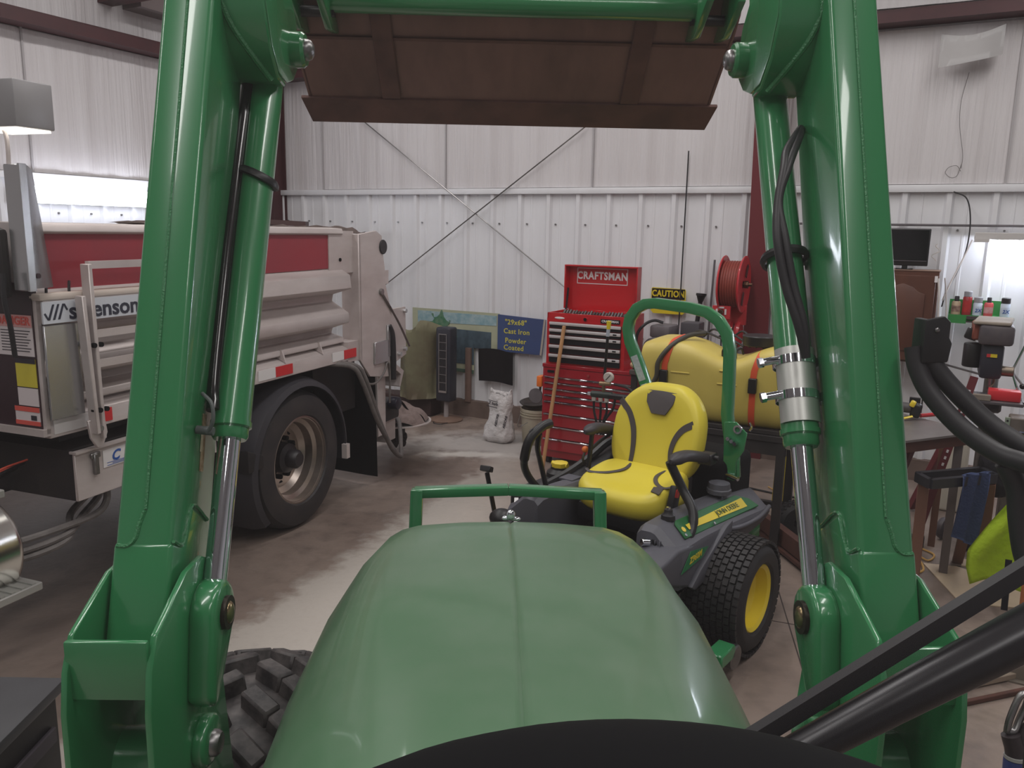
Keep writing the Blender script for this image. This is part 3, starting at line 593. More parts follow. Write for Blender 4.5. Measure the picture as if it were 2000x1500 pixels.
# ---- front wall with decals
mb = MB(); mb.box(-5.2, -2.965, 2.40, 2.425, 1.04, 1.655); mb.prism([(-3.9, 1.655), (-3.3, 1.655), (-3.3, 1.90), (-3.9, 1.90)], 'xz', 2.40, 2.42); FW = K.part('front_wall', mb, MAROON, label='dark maroon front wall of the body')
mb = MB(); mb.box(-5.25, -2.945, 2.385, 2.425, 1.02, 1.05); K.part('wall_flange', mb, SS, FW)
mb = MB(); mb.box(-2.972, -2.945, 2.403, 2.42, 1.03, 1.60); K.part('wall_edge', mb, SS, FW)
def front(b0, b1, z0, z1, m, nm, th=.003, y=2.40, lab=None, par=None):
    mb = MB(); mb.box(b0, b1, y - th, y, z0, z1); return K.part(nm, mb, m, par or FW, label=lab)
Wd = mat('faded_white_decal', (206, 196, 198), .5); Od = mat('orange_red_decal', (205, 84, 74), .5); Yd = mat('bright_yellow_decal', (200, 186, 60), .5); Pk = mat('faded_pink_decal', (206, 150, 148), .5); Ink = mat('dark_print', (40, 34, 44), .6)
front(-3.195, -2.972, 1.355, 1.525, Wd, 'danger_decal', lab='white decal headed DANGER')
front(-3.195, -2.972, 1.475, 1.525, Pk, 'decal_header', .005)
mb = MB(); mb.text('DANGER', face_M((-3.075, 2.3935, 1.500), (1, 0, 0), (0, 0, 1)), .048, .0008, .001); K.part('lettering', mb, Od, FW, label='red word DANGER')
for i in range(8): front(-3.15, -2.985 - .01 * (i % 3), 1.458 - i * .012, 1.461 - i * .012, Ink, 'print_line', .0045)
front(-3.085, -2.972, 1.225, 1.345, Yd, 'yellow_decal'); front(-3.085, -2.972, 1.325, 1.345, Ink, 'decal_header', .0045)
front(-3.085, -2.972, 1.145, 1.22, Wd, 'white_decal')
front(-3.11, -2.972, 1.035 + .03, 1.14, Wd, 'warning_decal'); front(-3.11, -2.972, 1.12, 1.14, Od, 'decal_band', .005); front(-3.11, -2.972, 1.062, 1.08, Od, 'decal_band', .005)
front(-3.02, -2.99, 1.085, 1.105, Ink, 'decal_symbol', .0055)
# headboard post and curved cab-shield sheet
mb = MB(); mb.box(-2.972, -2.882, 2.335, 2.355, 1.63, 2.118); mb.bevel(.004, 1); HP = K.part('headboard_post', mb, SSC, label='stainless headboard post')
mb = MB(); mb.box(-2.889, -2.879, 2.33, 2.36, 1.63, 2.12); K.part('post_edge', mb, SSC, HP)
mb = MB(); mb.grid(lambda a, b: (-2.885 - .035 * a * a, 2.36 + a * (.06 + .05 * (1 - b)), 1.64 + .48 * b - .03 * a * b), 6, 8, .006); K.part('shield_sheet', mb, SSC, HP, label='bright curved side sheet of the cab shield')
mb = MB(); mb.cyl((-2.90, 2.375, 1.69), (-2.88, 2.375, 1.69), .010, n=12); K.part('round_hole', mb, MAROON, HP)
mb = MB(); mb.box(-3.6, -2.975, 2.30, 2.34, 1.60, 1.875); mb.bevel(.02, 2); K.part('black_tank', mb, DARKC, label='black reservoir beside the headboard')
mb = MB(); mb.tube([V(-2.965, 2.29, 1.70), V(-2.96, 2.28, 1.6), V(-2.955, 2.29, 1.5), V(-2.97, 2.31, 1.37)], .010, 8); K.part('black_hose', mb, BLACKR)
mb = MB(); mb.box(-3.15, -2.872, 2.33, 2.50, 2.255, 2.43); mb.bevel(.006, 2); WLt = K.part('work_light', mb, mat('grey_lamp_housing', (150, 148, 150), .4, .3), label='grey box lamp with a lit lens underneath')
mb = MB(); mb.box(-3.10, -2.885, 2.34, 2.49, 2.246, 2.254); K.part('lamp_lens', mb, mat('lit_lamp_lens', (255, 250, 240), .4, emit=2.5), WLt)
mb = MB(); mb.tube([V(-2.985, 2.36, 2.26), V(-2.968, 2.36, 2.22), V(-2.96, 2.355, 2.16), V(-2.958, 2.35, 2.10)], .008, 8); K.part('lamp_bracket', mb, SS, WLt)
# ---- side pieces at the front: name strip, white corner sheet, ladder
mb = MB(); mb.box(-2.916, -2.908, 2.40, 2.99, 1.492, 1.582); NS = K.part('name_strip', mb, mat('white_lettering_strip', (205, 208, 216), .35), label='white strip with black lettering')
mb = MB(); mb.box(-2.985, -2.918, 2.40, 3.2, 1.585, 1.615); mb.bevel(.01, 2); K.part('top_ledge', mb, mat('pale_dusty_ledge', (214, 200, 190), .6), BD)
Mn = face_M((-2.907, 2.712, 1.534), (0, 1, 0), (0, 0, 1))
mb = MB(); mb.text('swenson', Mn, .098, .001, .0020, sx=1.10, sp=1.0); K.part('lettering', mb, mat('black_lettering', (42, 44, 60), .4), NS, label='black name lettering')
for i, (o_, k) in enumerate(((2.420, 0), (2.444, 1), (2.468, 2))):
    mb = MB(); mb.plate([(-2.9075, o_, 1.507), (-2.9075, o_ + .011, 1.507), (-2.9075, o_ + .036, 1.570), (-2.9075, o_ + .026, 1.570)], (1, 0, 0), .001)
    if k == 0: mb.plate([(-2.9075, o_, 1.507), (-2.9075, o_ + .008, 1.507), (-2.9075, o_ - .008, 1.537), (-2.9075, o_ - .016, 1.534)], (1, 0, 0), .001)
    if k == 2: mb.plate([(-2.9075, o_ + .028, 1.570), (-2.9075, o_ + .038, 1.570), (-2.9075, o_ + .052, 1.544), (-2.9075, o_ + .044, 1.542)], (1, 0, 0), .001)
    K.part('logo_stroke', mb, MATS['black_lettering'], NS)
mb = MB(); mb.box(-2.925, -2.913, 2.405, 2.57, 1.09, 1.485); mb.bevel(.002, 1); K.part('corner_sheet', mb, SSC, label='smooth bright corner sheet')
LD = None
mb = MB(); mb.beam((-2.89, 2.620, .97), (-2.89, 2.610, 1.73), .02, .05, up=(1, 0, 0)); mb.bevel(.003, 1); LD = K.part('ladder', mb, SS, label='folded stainless ladder')
mb = MB(); mb.beam((-2.875, 2.580, 1.0), (-2.875, 2.555, 1.60), .02, .045, up=(1, 0, 0)); mb.bevel(.003, 1); K.part('ladder_rail', mb, SS, LD)
for z in (1.725, 1.43, 1.30): mb = MB(); mb.box(-2.90, -2.88, 2.615, 3.25, z - .016, z + .016); K.part('ladder_rung', mb, SS, LD)
mb = MB(); mb.prism([(2.555, 1.06), (2.645, 1.06), (2.655, .99), (2.625, .93), (2.595, .93), (2.565, .98)], 'yz', -2.90, -2.885); mb.bevel(.003, 1); K.part('ladder_foot', mb, SS, LD)
for a_, z_ in ((2.600, 1.385), (2.570, 1.39), (2.635, 1.385), (2.605, 1.10), (2.575, 1.105), (2.640, 1.10)):
    mb = MB(); mb.cyl((-2.875, a_, z_), (-2.86, a_, z_), .011, n=10); K.part('pivot_bolt', mb, BLACKM, LD)
mb = MB(); mb.cyl((-2.88, 2.600, 1.02), (-2.86, 2.600, 1.02), .013, n=10); K.part('ladder_pin', mb, SSC, LD)
for a_ in (2.45, 2.56): mb = MB(); mb.tube([V(-2.94, a_, 1.60), V(-2.95, a_ + .01, 1.63), V(-2.97, a_ + .03, 1.655)], .006, 6); K.part('wire_clip', mb, BLACKR)
# ---- valve box and plumbing
mb = MB(); mb.box(-3.75, -2.95, 2.52, 3.4, .70, .925); VBX = K.part('valve_box', mb, DARKC)
mb = MB(); mb.box(-2.95, -2.935, 2.515, 3.4, .70, .915); mb.bevel(.003, 1); K.part('box_door', mb, SS, VBX)
mb = MB(); mb.box(-2.96, -2.92, 2.51, 3.4, .915, .925); K.part('box_lid_edge', mb, SS, VBX)
mb = MB(); mb.box(-2.936, -2.932, 2.66, 2.93, .815, .895); ST = K.part('box_sticker', mb, WHITEST, VBX, label='white maker sticker with a blue mark')
BLUE = mat('blue_print', (40, 84, 160), .5)
mb = MB(); mb.text('C', face_M((-2.931, 2.727, .858), (0, 1, 0), (0, 0, 1)), .065, .0006, .002, shear=.3); K.part('blue_mark', mb, BLUE, VBX)
for i in range(3): mb = MB(); mb.box(-2.932, -2.9305, 2.68 + .03 * (i == 1), 2.90, .832 - i * .006 + .001, .834 - i * .006 + .001); K.part('print_line', mb, BLUE, VBX)
mb = MB(); mb.box(-2.932, -2.915, 2.60, 2.625, .80, .895); mb.box(-2.932, -2.92, 2.59, 2.64, .875, .90); mb.bevel(.003, 1); K.part('box_latch', mb, STEEL, VBX)
for i, dz in enumerate((0, .035, .06)):
    mb = MB(); mb.tube([V(-3.0 - .1 * i, 2.73 + .05 * i, .70), V(-3.0 - .1 * i, 2.72 + .05 * i, .63), V(-3.0 - .08 * i, 2.66, .59 - dz * .4), V(-3.0, 2.5, .585 - dz), V(-3.05, 2.3, .575 - dz * 1.3), V(-3.1, 2.0, .60 - dz)], .016, 8); K.part('hydraulic_pipe', mb, HOSE)
for i in range(3):
    mb = MB(); mb.tube([V(-3.2 - .05 * i, 2.50, .865 - i * .03), V(-3.2 - .05 * i, 2.35, .85 - i * .03), V(-3.2 - .04 * i, 2.1, .78 - i * .03)], .0045, 6); K.part('orange_wire', mb, mat('orange_wire', (205, 84, 66), .5))
for i in range(3):
    mb = MB(); mb.tube([V(-3.22 - .05 * i, 2.50, .85 - i * .03), V(-3.2 - .05 * i, 2.3, .82 - i * .03), V(-3.2 - .04 * i, 2.1, .76 - i * .03)], .007, 6); K.part('black_hose', mb, BLACKR)
# ---- fuel tank and step
mb = MB(); mb.lathe([(0, 0), (.17, 0), (.185, -.012), (.19, -.03), (.19, -1.2), (0, -1.2)], (-2.78, 1.99, .73), (0, 1, 0), 40); FT = K.part('fuel_tank', mb, mat('polished_aluminium', (205, 202, 196), .22, 1., noise=(3, .3)), label='polished aluminium fuel tank end')
mb = MB(); mb.box(-2.78, -2.66, 1.4, 1.98, .925, .955); mb.bevel(.004, 1); K.part('upper_step', mb, GALV, FT)
mb = MB(); mb.box(-2.66, -2.54, 1.4, 2.00, .585, .615); mb.bevel(.004, 1)
K.part('lower_step', mb, GALV, FT)
for i in range(12): mb = MB(); mb.box(-2.655, -2.545, 1.52 + .04 * i, 1.535 + .04 * i, .615, .620); K.part('step_rib', mb, GALV, FT)
# ================================================================== ZERO-TURN MOWER (x = its right side, away from us; y = forward)
GREYP = mat('charcoal_moulded_plastic', (84, 84, 92), .5, noise=(5, .15), bump=(120, .05, .001))
YEL = mat('yellow_seat_vinyl', (224, 206, 66), .42, bump=(50, .06, .004), noise=(3, .12), rgb2=(190, 172, 60))
YELR = mat('yellow_wheel_paint', (226, 200, 48), .35, coat=.3)
SEATG = mat('grey_seat_trim', (74, 68, 70), .55)
TURF = mat('black_turf_rubber', (30, 29, 32), .6, bump=(80, .2, .003), noise=(9, .35), rgb2=(62, 56, 56))
M = Thing('zero_turn_mower', 'green and yellow riding mower with roll hoop and yellow high-backed seat', 'mower', MOW, (0, 0, 0))
def turf_tyre(lx, y, R_, w, rr, sgn, tread=True):
    h = w / 2
    mb = MB(); mb.lathe([(rr, -h * .8), (rr + .02, -h * .97), ((rr + R_) / 2, -h * 1.03), (R_ - .045, -h * .98), (R_ - .018, -h * .8), (R_ - .010, -h * .4), (R_ - .008, 0), (R_ - .010, h * .4), (R_ - .018, h * .8), (R_ - .045, h * .98), ((rr + R_) / 2, h * 1.03), (rr + .02, h * .97), (rr, h * .8)], (lx, y, R_), (1, 0, 0), 56, closed=True)
    ty = M.part('rear_tyre', mb, TURF)
    if tread:
        mb = MB(); N = 46; K_ = 9
        for i in range(N):
            for k in range(K_):
                x = (k - (K_ - 1) / 2) * (w * .96 / K_); a = 2 * PI * (i + (.5 if k % 2 else 0)) / N
                e = abs(x) / h; rz = R_ - .004 - .030 * max(0, e - .55) ** 1.3
                c = V(lx + x, y + math.cos(a) * rz, R_ + math.sin(a) * rz)
                mb.obox(c, (w * .96 / K_ - .006, 2 * PI * R_ / N - .009, .014), m=Euler((a - PI / 2, 0, 0)).to_matrix())
        o = M.part('tread_blocks', mb, TURF, ty); o['kind'] = 'stuff'
    mb = MB(); f = sgn * h
    mb.lathe([(rr, f * .80), (rr + .012, f * .86), (rr + .004, f * .90), (rr - .012, f * .82), (rr - .018, f * .45), (rr - .045, f * .32), (.07, f * .25), (.065, f * .38), (0, f * .38), (0, -f * .2), (rr, -f * .2)], (lx, y, R_), (1, 0, 0), 44, closed=True); rm = M.part('wheel_rim', mb, YELR, ty, label='yellow painted rim')
    mb = MB(); c = V(lx + f * .36, y + .02, R_ + rr - .035); mb.cyl(c, c + V(f * .35, 0, -.015), .006, n=8); M.part('valve_stem', mb, BLACKR, ty)
    return ty
turf_tyre(-.525, -.08, .272, .28, .150, -1)
turf_tyre(.525, -.08, .272, .28, .150, 1, False)
# body pods
def pod(s, name, label=None):
    S_ = [(.392, .60, .05, .44), (.385, .645, .015, .42), (.345, .665, 0, .40), (.15, .665, 0, .385), (.05, .660, 0, .39), (-.02, .655, 0, .40), (-.15, .645, 0, .415), (-.30, .632, 0, .43), (-.45, .618, 0, .44), (-.60, .60, .005, .445), (-.69, .585, .015, .45), (-.735, .555, .05, .46), (-.745, .52, .085, .47)]
    rings = []
    for (y, zt, ins, zb) in S_:
        k = ins * .8
        rings.append([(s * (-.262), y, zb), (s * (-.262 - ins * .3), y, zt - .02), (s * (-.282 - ins * .3), y, zt), (s * (-.335 + k * .3), y, zt + .002), (s * (-.358 + k * .5), y, zt - .004), (s * (-.440 + k), y, zt - .072), (s * (-.462 + k), y, zt - .082), (s * (-.470 + k), y, zt - .10), (s * (-.466 + k), y, min(zb + .03, zt - .11)), (s * (-.455 + k), y, zb)])
    mb = MB(); mb.quadring(rings); return M.part(name, mb, GREYP, ang=26, label=label)
PL = pod(1, 'side_pod'); PR = pod(-1, 'side_pod')
mb = MB(); mb.prism([(.20, .58), (.38, .60), (.50, .578), (.60, .565), (.63, .535), (.50, .475), (.36, .42), (.26, .387), (.20, .39)], 'yz', -.468, -.30); mb.bevel(.018, 3); M.part('pod_nose', mb, GREYP, PL)
mb = MB(); mb.prism([(-.13, .60), (-.06, .585), (.20, .455), (.28, .40), (.24, .375), (.06, .40), (-.02, .44), (-.12, .53)], 'yz', -.490, -.462); mb.bevel(.010, 2); M.part('fender_strut', mb, GREYP, PL)
mb = MB(); mb.tube([V(-.468, -.08, .56), V(-.478, -.20, .535), V(-.478, -.36, .515), V(-.472, -.52, .505), V(-.455, -.68, .51)], .012, 10); M.part('pod_rib', mb, GREYP, PL)
SN_ = V(-.64, 0, .76)
def ptop(x, y, dz=0.):   # point on the sloped outer shoulder of the pod
    b = .662 if y > .12 else .662 + (y - .12) * .082
    return V(x, y, b - (-x - .358) * .83) + SN_ * dz
def onpod(pts, dz):
    return [ptop(x, y, dz) for x, y in pts]
mb = MB(); mb.plate(onpod([(-.362, .225), (-.372, .25), (-.432, .262), (-.440, -.56), (-.395, -.52), (-.364, -.42)], .001), SN_, .008); mb.bevel(.003, 1); GI = M.part('green_insert', mb, mat('satin_green_insert', (26, 98, 48), .55), PL, label='green insert panel')
mb = MB(); mb.plate(onpod([(-.392, .19), (-.412, .19), (-.424, -.44), (-.384, -.45)], .0092), SN_, .0012); YS = M.part('yellow_stripe', mb, mat('satin_yellow_stripe', (222, 200, 56), .55), PL)
mb = MB(); mb.cyl(ptop(-.402, .225, .009), ptop(-.402, .225, .0105), .013, n=14); M.part('yellow_dot', mb, YELR, PL)
for x, y in ((-.374, .06), (-.432, -.03), (-.422, .245)):
    mb = MB(); mb.cyl(ptop(x, y, .008), ptop(x, y, .014), .007, n=10); M.part('rivet', mb, CHROME, PL)
a, b_ = ptop(-.403, -.06, .0107), ptop(-.404, -.42, .0107)
mb = MB(); mb.text('JOHN DEERE', face_M((a + b_) / 2, (b_ - a), V(.76, 0, .64)), .036, .0004, .0006, sx=1.25); M.part('lettering', mb, mat('dark_green_lettering', (60, 84, 30), .5), PL, label='dark green lettering on the yellow stripe')
mb = MB(); mb.plate([(-.472, .36, .485), (-.472, .16, .50), (-.472, .10, .535), (-.472, .28, .565)], (-1, 0, 0), .002); M.part('model_badge', mb, GREEN, PL)
mb = MB(); mb.text('Z960M', face_M((-.4745, .225, .523), (0, -1, .05), (0, -.12, 1)), .040, .0004, .001); M.part('model_lettering', mb, YELR, PL, label='yellow model lettering')
# grooved front block of the pod
for i in range(3): mb = MB(); mb.box(-.34 - i * .022, -.334 - i * .022, .380, .398, .48, .62); mb.bevel(.003, 1); M.part('pod_groove', mb, GREYP, PL)
# near control knob, seat-belt buckle, rear caps
mb = MB(); mb.lathe([(.032, 0), (.03, .02), (.020, .03), (.018, .045), (0, .045)], (-.335, .235, .665), (0, 0, 1), 18); o = M.part('lever_boot', mb, BLACKR)
mb = MB(); mb.cyl((-.335, .235, .71), (-.335, .235, .72), .010, n=12); M.part('boot_pin', mb, CHROME, o)
mb = MB(); mb.obox((-.265, .045, .70), (.035, .06, .11), (.3, 0, 0)); mb.bevel(.008, 2); o = M.part('belt_buckle', mb, BLACKP)
mb = MB(); mb.obox((-.286, .055, .725), (.006, .035, .04), (.3, 0, 0)); mb.bevel(.003, 1); M.part('buckle_button', mb, mat('red_button', (205, 60, 56), .4), o)
for c, r_ in (((-.335, -.30, .655), .055), ((-.25, -.50, .65), .05)):
    mb = MB(); mb.lathe([(r_ * 1.1, 0), (r_ * 1.1, .02), (r_, .024), (r_ * .95, .05), (0, .055)], c, (0, 0, 1), 10); M.part('filler_cap', mb, GREYP)
# front-right fuel tank pod with yellow cap
mb = MB(); mb.box(.27, .60, -.30, .20, .34, .60); mb.bevel(.05, 3); o = M.part('right_tank', mb, BLACKP)
mb = MB(); mb.lathe([(.075, 0), (.072, .03), (.05, .05), (.05, .06)], (.52, -.16, .59), (0, 0, 1), 20); M.part('filler_neck', mb, BLACKP, o)
mb = MB(); mb.lathe([(.05 if i % 2 else .042, .0) for i in range(1)] + [(.045, .0), (.045, .022), (.0, .026)], (.52, -.16, .65), (0, 0, 1), 9); mb.cyl((.52 - .05, -.16, .66), (.52 + .05, -.16, .66), .014, n=8); M.part('yellow_cap', mb, YELR, o, label='yellow filler cap')
mb = MB(); mb.tube([V(.47, .10, .60), V(.40, -.05, .66), V(.36, -.2, .72), V(.34, -.36, .78), (V(.30, -.5, .78))], .022, 8); M.part('console_edge', mb, BLACKP)
mb = MB(); mb.prism([(-.5, .78), (-.1, .68), (.12, .6), (.12, .5), (-.5, .6)], 'yz', .27, .40); mb.bevel(.02, 2); CO = M.part('control_console', mb, BLACKP)
mb = MB(); mb.tube([V(.33, -.12, .70), V(.335, -.10, .74), V(.33, -.11, .78)], .007, 6); o = M.part('choke_lever', mb, STEEL, CO)
mb = MB(); mb.ball((.33, -.11, .79), .018, 12, 8); M.part('orange_knob', mb, mat('orange_plastic', (232, 120, 48), .4), CO, label='orange knob')
mb = MB(); mb.box(.30, .38, -.04, .05, .655, .665); M.part('gauge_plate', mb, GREYP, CO)
# chassis, foot plate, deck, engine
mb = MB(); mb.box(-.30, .30, -.70, .55, .20, .42); mb.bevel(.02, 1); M.part('chassis', mb, BLACKM)
mb = MB(); mb.box(-.36, .36, .30, 1.05, .24, .27); mb.bevel(.005, 1); M.part('foot_plate', mb, BLACKP)
mb = MB(); mb.prism([(-.62, .35), (-.70, .5), (-.60, .95), (.60, .95), (.72, .5), (.62, .30)], 'xy', .09, .19); mb.bevel(.02, 2); DK = M.part('mower_deck', mb, GREEN)
mb = MB(); mb.box(-.36, .42, -.86, -.52, .18, .40); mb.bevel(.03, 2); EN = M.part('engine_guard', mb, GREEN)
mb = MB(); mb.box(-.34, .34, -.72, -.36, .45, .80); mb.bevel(.05, 3); M.part('engine', mb, BLACKM)
for s in (-1, 1):
    mb = MB(); mb.lathe([(.03, -.05), (.13, -.05), (.15, -.03), (.15, .03), (.13, .05), (.03, .05)], (s * .42, 1.25, .15), (1, 0, 0), 28, closed=True); w_ = M.part('caster_wheel', mb, TURF)
    mb = MB(); mb.beam((s * .42 - .07, 1.25, .15), (s * .42 - .07, 1.20, .34), .01, .05, up=(1, 0, 0)); mb.box(s * .42 - .08, s * .42 + .08, 1.15, 1.25, .33, .35); mb.cyl((s * .42, 1.18, .3), (s * .42, 1.18, .45), .03); M.part('caster_fork', mb, BLACKM, w_)
mb = MB(); mb.box(-.46, .46, 1.08, 1.16, .34, .40); mb.box(-.05, .05, .5, 1.1, .32, .40); M.part('front_beam', mb, BLACKM)
# scraper bracket by the near tyre (metal elbow) and grey levers on the right front
mb = MB(); mb.cyl((-.60, .20, .11), (-.68, .20, .11), .055, n=16); mb.bevel(.006, 1); o = M.part('anti_scalp_roller', mb, STEEL, DK)
mb = MB(); mb.box(-.68, -.60, .22, .36, .12, .18); mb.bevel(.006, 1); M.part('roller_bracket', mb, GREEN, DK)
# deck-lift pedal (tall black blade at the far front) with pad
mb = MB(); mb.beam((.80, .03, .30), (.79, .135, .63), .03, .014, up=(1, 0, 0)); mb.obox((.775, .155, .655), (.06, .05, .03), (.4, 0, .3)); mb.bevel(.004, 1)
M.part('deck_lift_pedal', mb, BLACKP); mb = MB(); mb.beam((.80, .03, .31), (.42, .35, .26), .03, .02); M.part('pedal_arm', mb, BLACKP)
mb = MB(); mb.ball((.50, .36, .50), (.07, .06, .05), 14, 8); mb.tube([V(.5, .36, .5), V(.42, .38, .52), V(.40, .45, .5), V(.34, .5, .45)], .02, 8); M.part('lever_bundle', mb, BLACKP)
mb = MB(); mb.beam((.46, .30, .60), (.30, .52, .42), .02, .008); M.part('steel_link', mb, STEEL)
mb = MB(); mb.tube([V(.33, .52, .48), V(.46, .60, .52)], .014, 8); o = M.part('brake_lever', mb, BLACKP)
mb = MB(); mb.ball((.475, .61, .525), .021, 12, 8); M.part('orange_tip', mb, MATS['orange_plastic'], o)
# ---- seat
def cushion():
    mb = MB(); x0, y0, y1 = .245, -.25, .165
    def f(a, b):   # a across, b front->rear, top surface
        x = (a * 2 - 1); y = b
        w = x0 * (1 - .10 * max(0, b - .7) / .3 - .12 * max(0, .15 - b) / .15 * 0)
        dip = .024 * (1 - x * x) * min(1, b * 3)
        return (x * w, y1 + (y0 - y1) * b - .02 * x * x * (1 - b) * 1.5, .690 - dip + .018 * x ** 4 + .035 * b)
    N, Mv = 20, 16
    top = [[f(i / N, j / Mv) for i in range(N + 1)] for j in range(Mv + 1)]
    # rounded super-ellipse pad: rings from bottom to top
    rings = []
    for zz, sc in ((0, .86), (.02, .95), (.05, 1.0), (.085, 1.0), (.11, .965), (.125, .90), (.13, .75), (.122, .5), (.112, .25)):
        r = []
        for i in range(48):
            a = 2 * PI * i / 48; c, s_ = math.cos(a), math.sin(a)
            ex = math.copysign(abs(c) ** .55, c); ey = math.copysign(abs(s_) ** .6, s_)
            x = ex * x0 * sc; y = (y0 + y1) / 2 + ey * (y1 - y0) / 2 * sc * 1.04
            side = .02 * abs(ex * sc) ** 3
            r.append((x, y, .578 + zz + side * (zz > .05) + .045 * (-(y - y1) / (y1 - y0)) * (zz > .04) - .012 * max(0, ey) * (zz > .1)))
        rings.append(r)
    mb.quadring(rings); return mb
CU = M.part('seat_cushion', cushion(), YEL, ang=60)
def ctop(x, y): 
    t = -(y - .165) / .415
    return V(x, y, .578 + .127 + .02 * min(1, abs(x / .245)) ** 3 + .045 * t - .004)
for s in (-1, 1):
    mb = MB(); pts = [(s * .235, .02), (s * .20, .03), (s * .13, -.03), (s * .09, -.12), (s * .11, -.23)]
    P = crom([V(x, y, 0) for x, y in pts], 6); L1 = [ctop(p.x, p.y) + V(0, 0, .002) for p in P]
    mb.tube(L1, .0105, 6, 1, flat=.35); M.part('cushion_piping', mb, SEATG, CU)
mb = MB(); mb.plate([ctop(-.215, .10) + V(0, 0, -.008), ctop(-.165, .085) + V(0, 0, 0), ctop(-.15, .03), ctop(-.205, .02) + V(0, 0, -.001)], (0, 0, 1), .004); M.part('cushion_patch', mb, SEATG, CU)
def backrest():
    mb = MB(); rings = []
    out = []
    for i in range(56):
        a = 2 * PI * i / 56; c, s_ = math.cos(a), math.sin(a)
        w = .245; u = math.copysign(abs(c) ** .55, c); v = math.copysign(abs(s_) ** .66, s_)
        tp = 1 - .26 * max(0, v) ** 2.2          # narrower to the top
        tp *= 1 - .06 * max(0, -v) ** 3
        out.append((u * w * tp, v))
    for d_, sc in ((-.065, .80), (-.055, .93), (-.03, .99), (0, 1.0), (.028, .985), (.042, .94), (.048, .85), (.046, .6), (.038, .3)):
        r = []
        for x, v in out:
            vv = v * (.245 if sc > .0 else 0) * sc; xx = x * sc
            z = .905 + vv; lean = -.24 - .24 * (z - .68)
            bol = .028 * (abs(xx) / .245) ** 2 * (1 if d_ > .02 else 0) - .0
            r.append((xx, lean + d_ + bol, z))
        rings.append(r)
    mb.quadring(rings); return mb
BK = M.part('backrest', backrest(), YEL, ang=60)
def bp(x, z, off=.002):
    # surface of the backrest front (approx.)
    sc = max(abs(x) / .245, abs(z - .905) / .245)
    dd = .046 if sc < .8 else (.046 - .12 * (sc - .8))
    return V(x, -.24 - .24 * (z - .68) + dd + .028 * (abs(x) / .245) ** 2 + off, z)
mb = MB(); ins = [(-.085, 1.122), (.085, 1.122), (.075, 1.06), (.04, 1.005), (-.04, 1.005), (-.072, 1.06)]
n = (bp(0, 1.1) - bp(0, 1.0)).cross(V(1, 0, 0)).normalized() * -1
mb.quadring([[bp(x, z, -.004) for x, z in ins], [bp(x, z, .010) + V(0, 0, -.003) for x, z in ins]]); mb.bevel(.003, 1); M.part('headrest_insert', mb, SEATG, BK)
for s in (-1, 1):
    def strip(pts, w0, w1, nm):
        mb = MB(); P = crom([V(x, 0, z) for x, z in pts], 8); rs = []
        for i, p in enumerate(P):
            t = (P[min(i + 1, len(P) - 1)] - P[max(0, i - 1)]).normalized(); nrm_ = V(t.z, 0, -t.x); w = w0 + (w1 - w0) * i / (len(P) - 1)
            A, B_ = p + nrm_ * w, p - nrm_ * w
            rs.append([bp(A.x, A.z, -.006), bp(B_.x, B_.z, -.006), bp(B_.x, B_.z, .0045), bp(A.x, A.z, .0045)])
        mb.quadring(rs); M.part(nm, mb, SEATG, BK)
    if s > 0: strip([(.222, 1.05), (.165, 1.00), (.13, .93), (.115, .86), (.11, .78), (.115, .70)], .015, .010, 'back_piping')
    else: strip([(-.205, .985), (-.15, .95), (-.115, .90), (-.10, .84), (-.105, .78), (-.115, .70)], .018, .008, 'back_piping')
mb = MB(); mb.box(-.23, .23, -.33, .12, .50, .60); mb.bevel(.03, 2); SB = M.part('seat_base', mb, BLACKP)
mb = MB(); mb.box(-.20, .20, -.29, -.22, .62, .72); mb.bevel(.01, 1); M.part('seat_hinge', mb, SEATG)
# armrests
for s, (p0, p1, p2) in ((-1, ((-.285, .14, .895), (-.29, .0, .895), (-.275, -.26, .83))), (1, ((.285, -.03, .905), (.285, -.16, .905), (.27, -.36, .85)))):
    mb = MB(); P = crom([V(*p0), V(*p1), V(*p2)], 8)
    rs = []
    for i, p in enumerate(P):
        t = i / (len(P) - 1); w = .042 * (math.sin(min(1, t * 3.2 + .12) * PI / 2)) * (1 - .35 * t); h_ = .028 * math.sin(min(1, t * 3 + .25) * PI / 2)
        rs.append([(p.x + w * math.cos(a), p.y, p.z + h_ * math.sin(a)) for a in [2 * PI * j / 14 for j in range(14)]])
    mb.quadring(rs); o = M.part('armrest', mb, mat('grey_black_armrest', (54, 50, 54), .5), ang=60)
    mb = MB(); q_ = V(*p2); mb.box(q_.x - .035, q_.x + .035, q_.y - .05, q_.y + .02, q_.z - .035, q_.z + .02); mb.cyl(q_ + V(-.06, -.02, 0), q_ + V(.06, -.02, 0), .012); mb.bevel(.004, 1); M.part('armrest_bracket', mb, BLACKP, o)
mb = MB(); mb.cyl((.285, -.10, .89), (.29, -.08, .66), .012); mb.tube([V(.285, -.3, .85), V(.29, -.2, .83), V(.29, -.1, .80)], .009, 6); M.part('armrest_stay', mb, BLACKP)
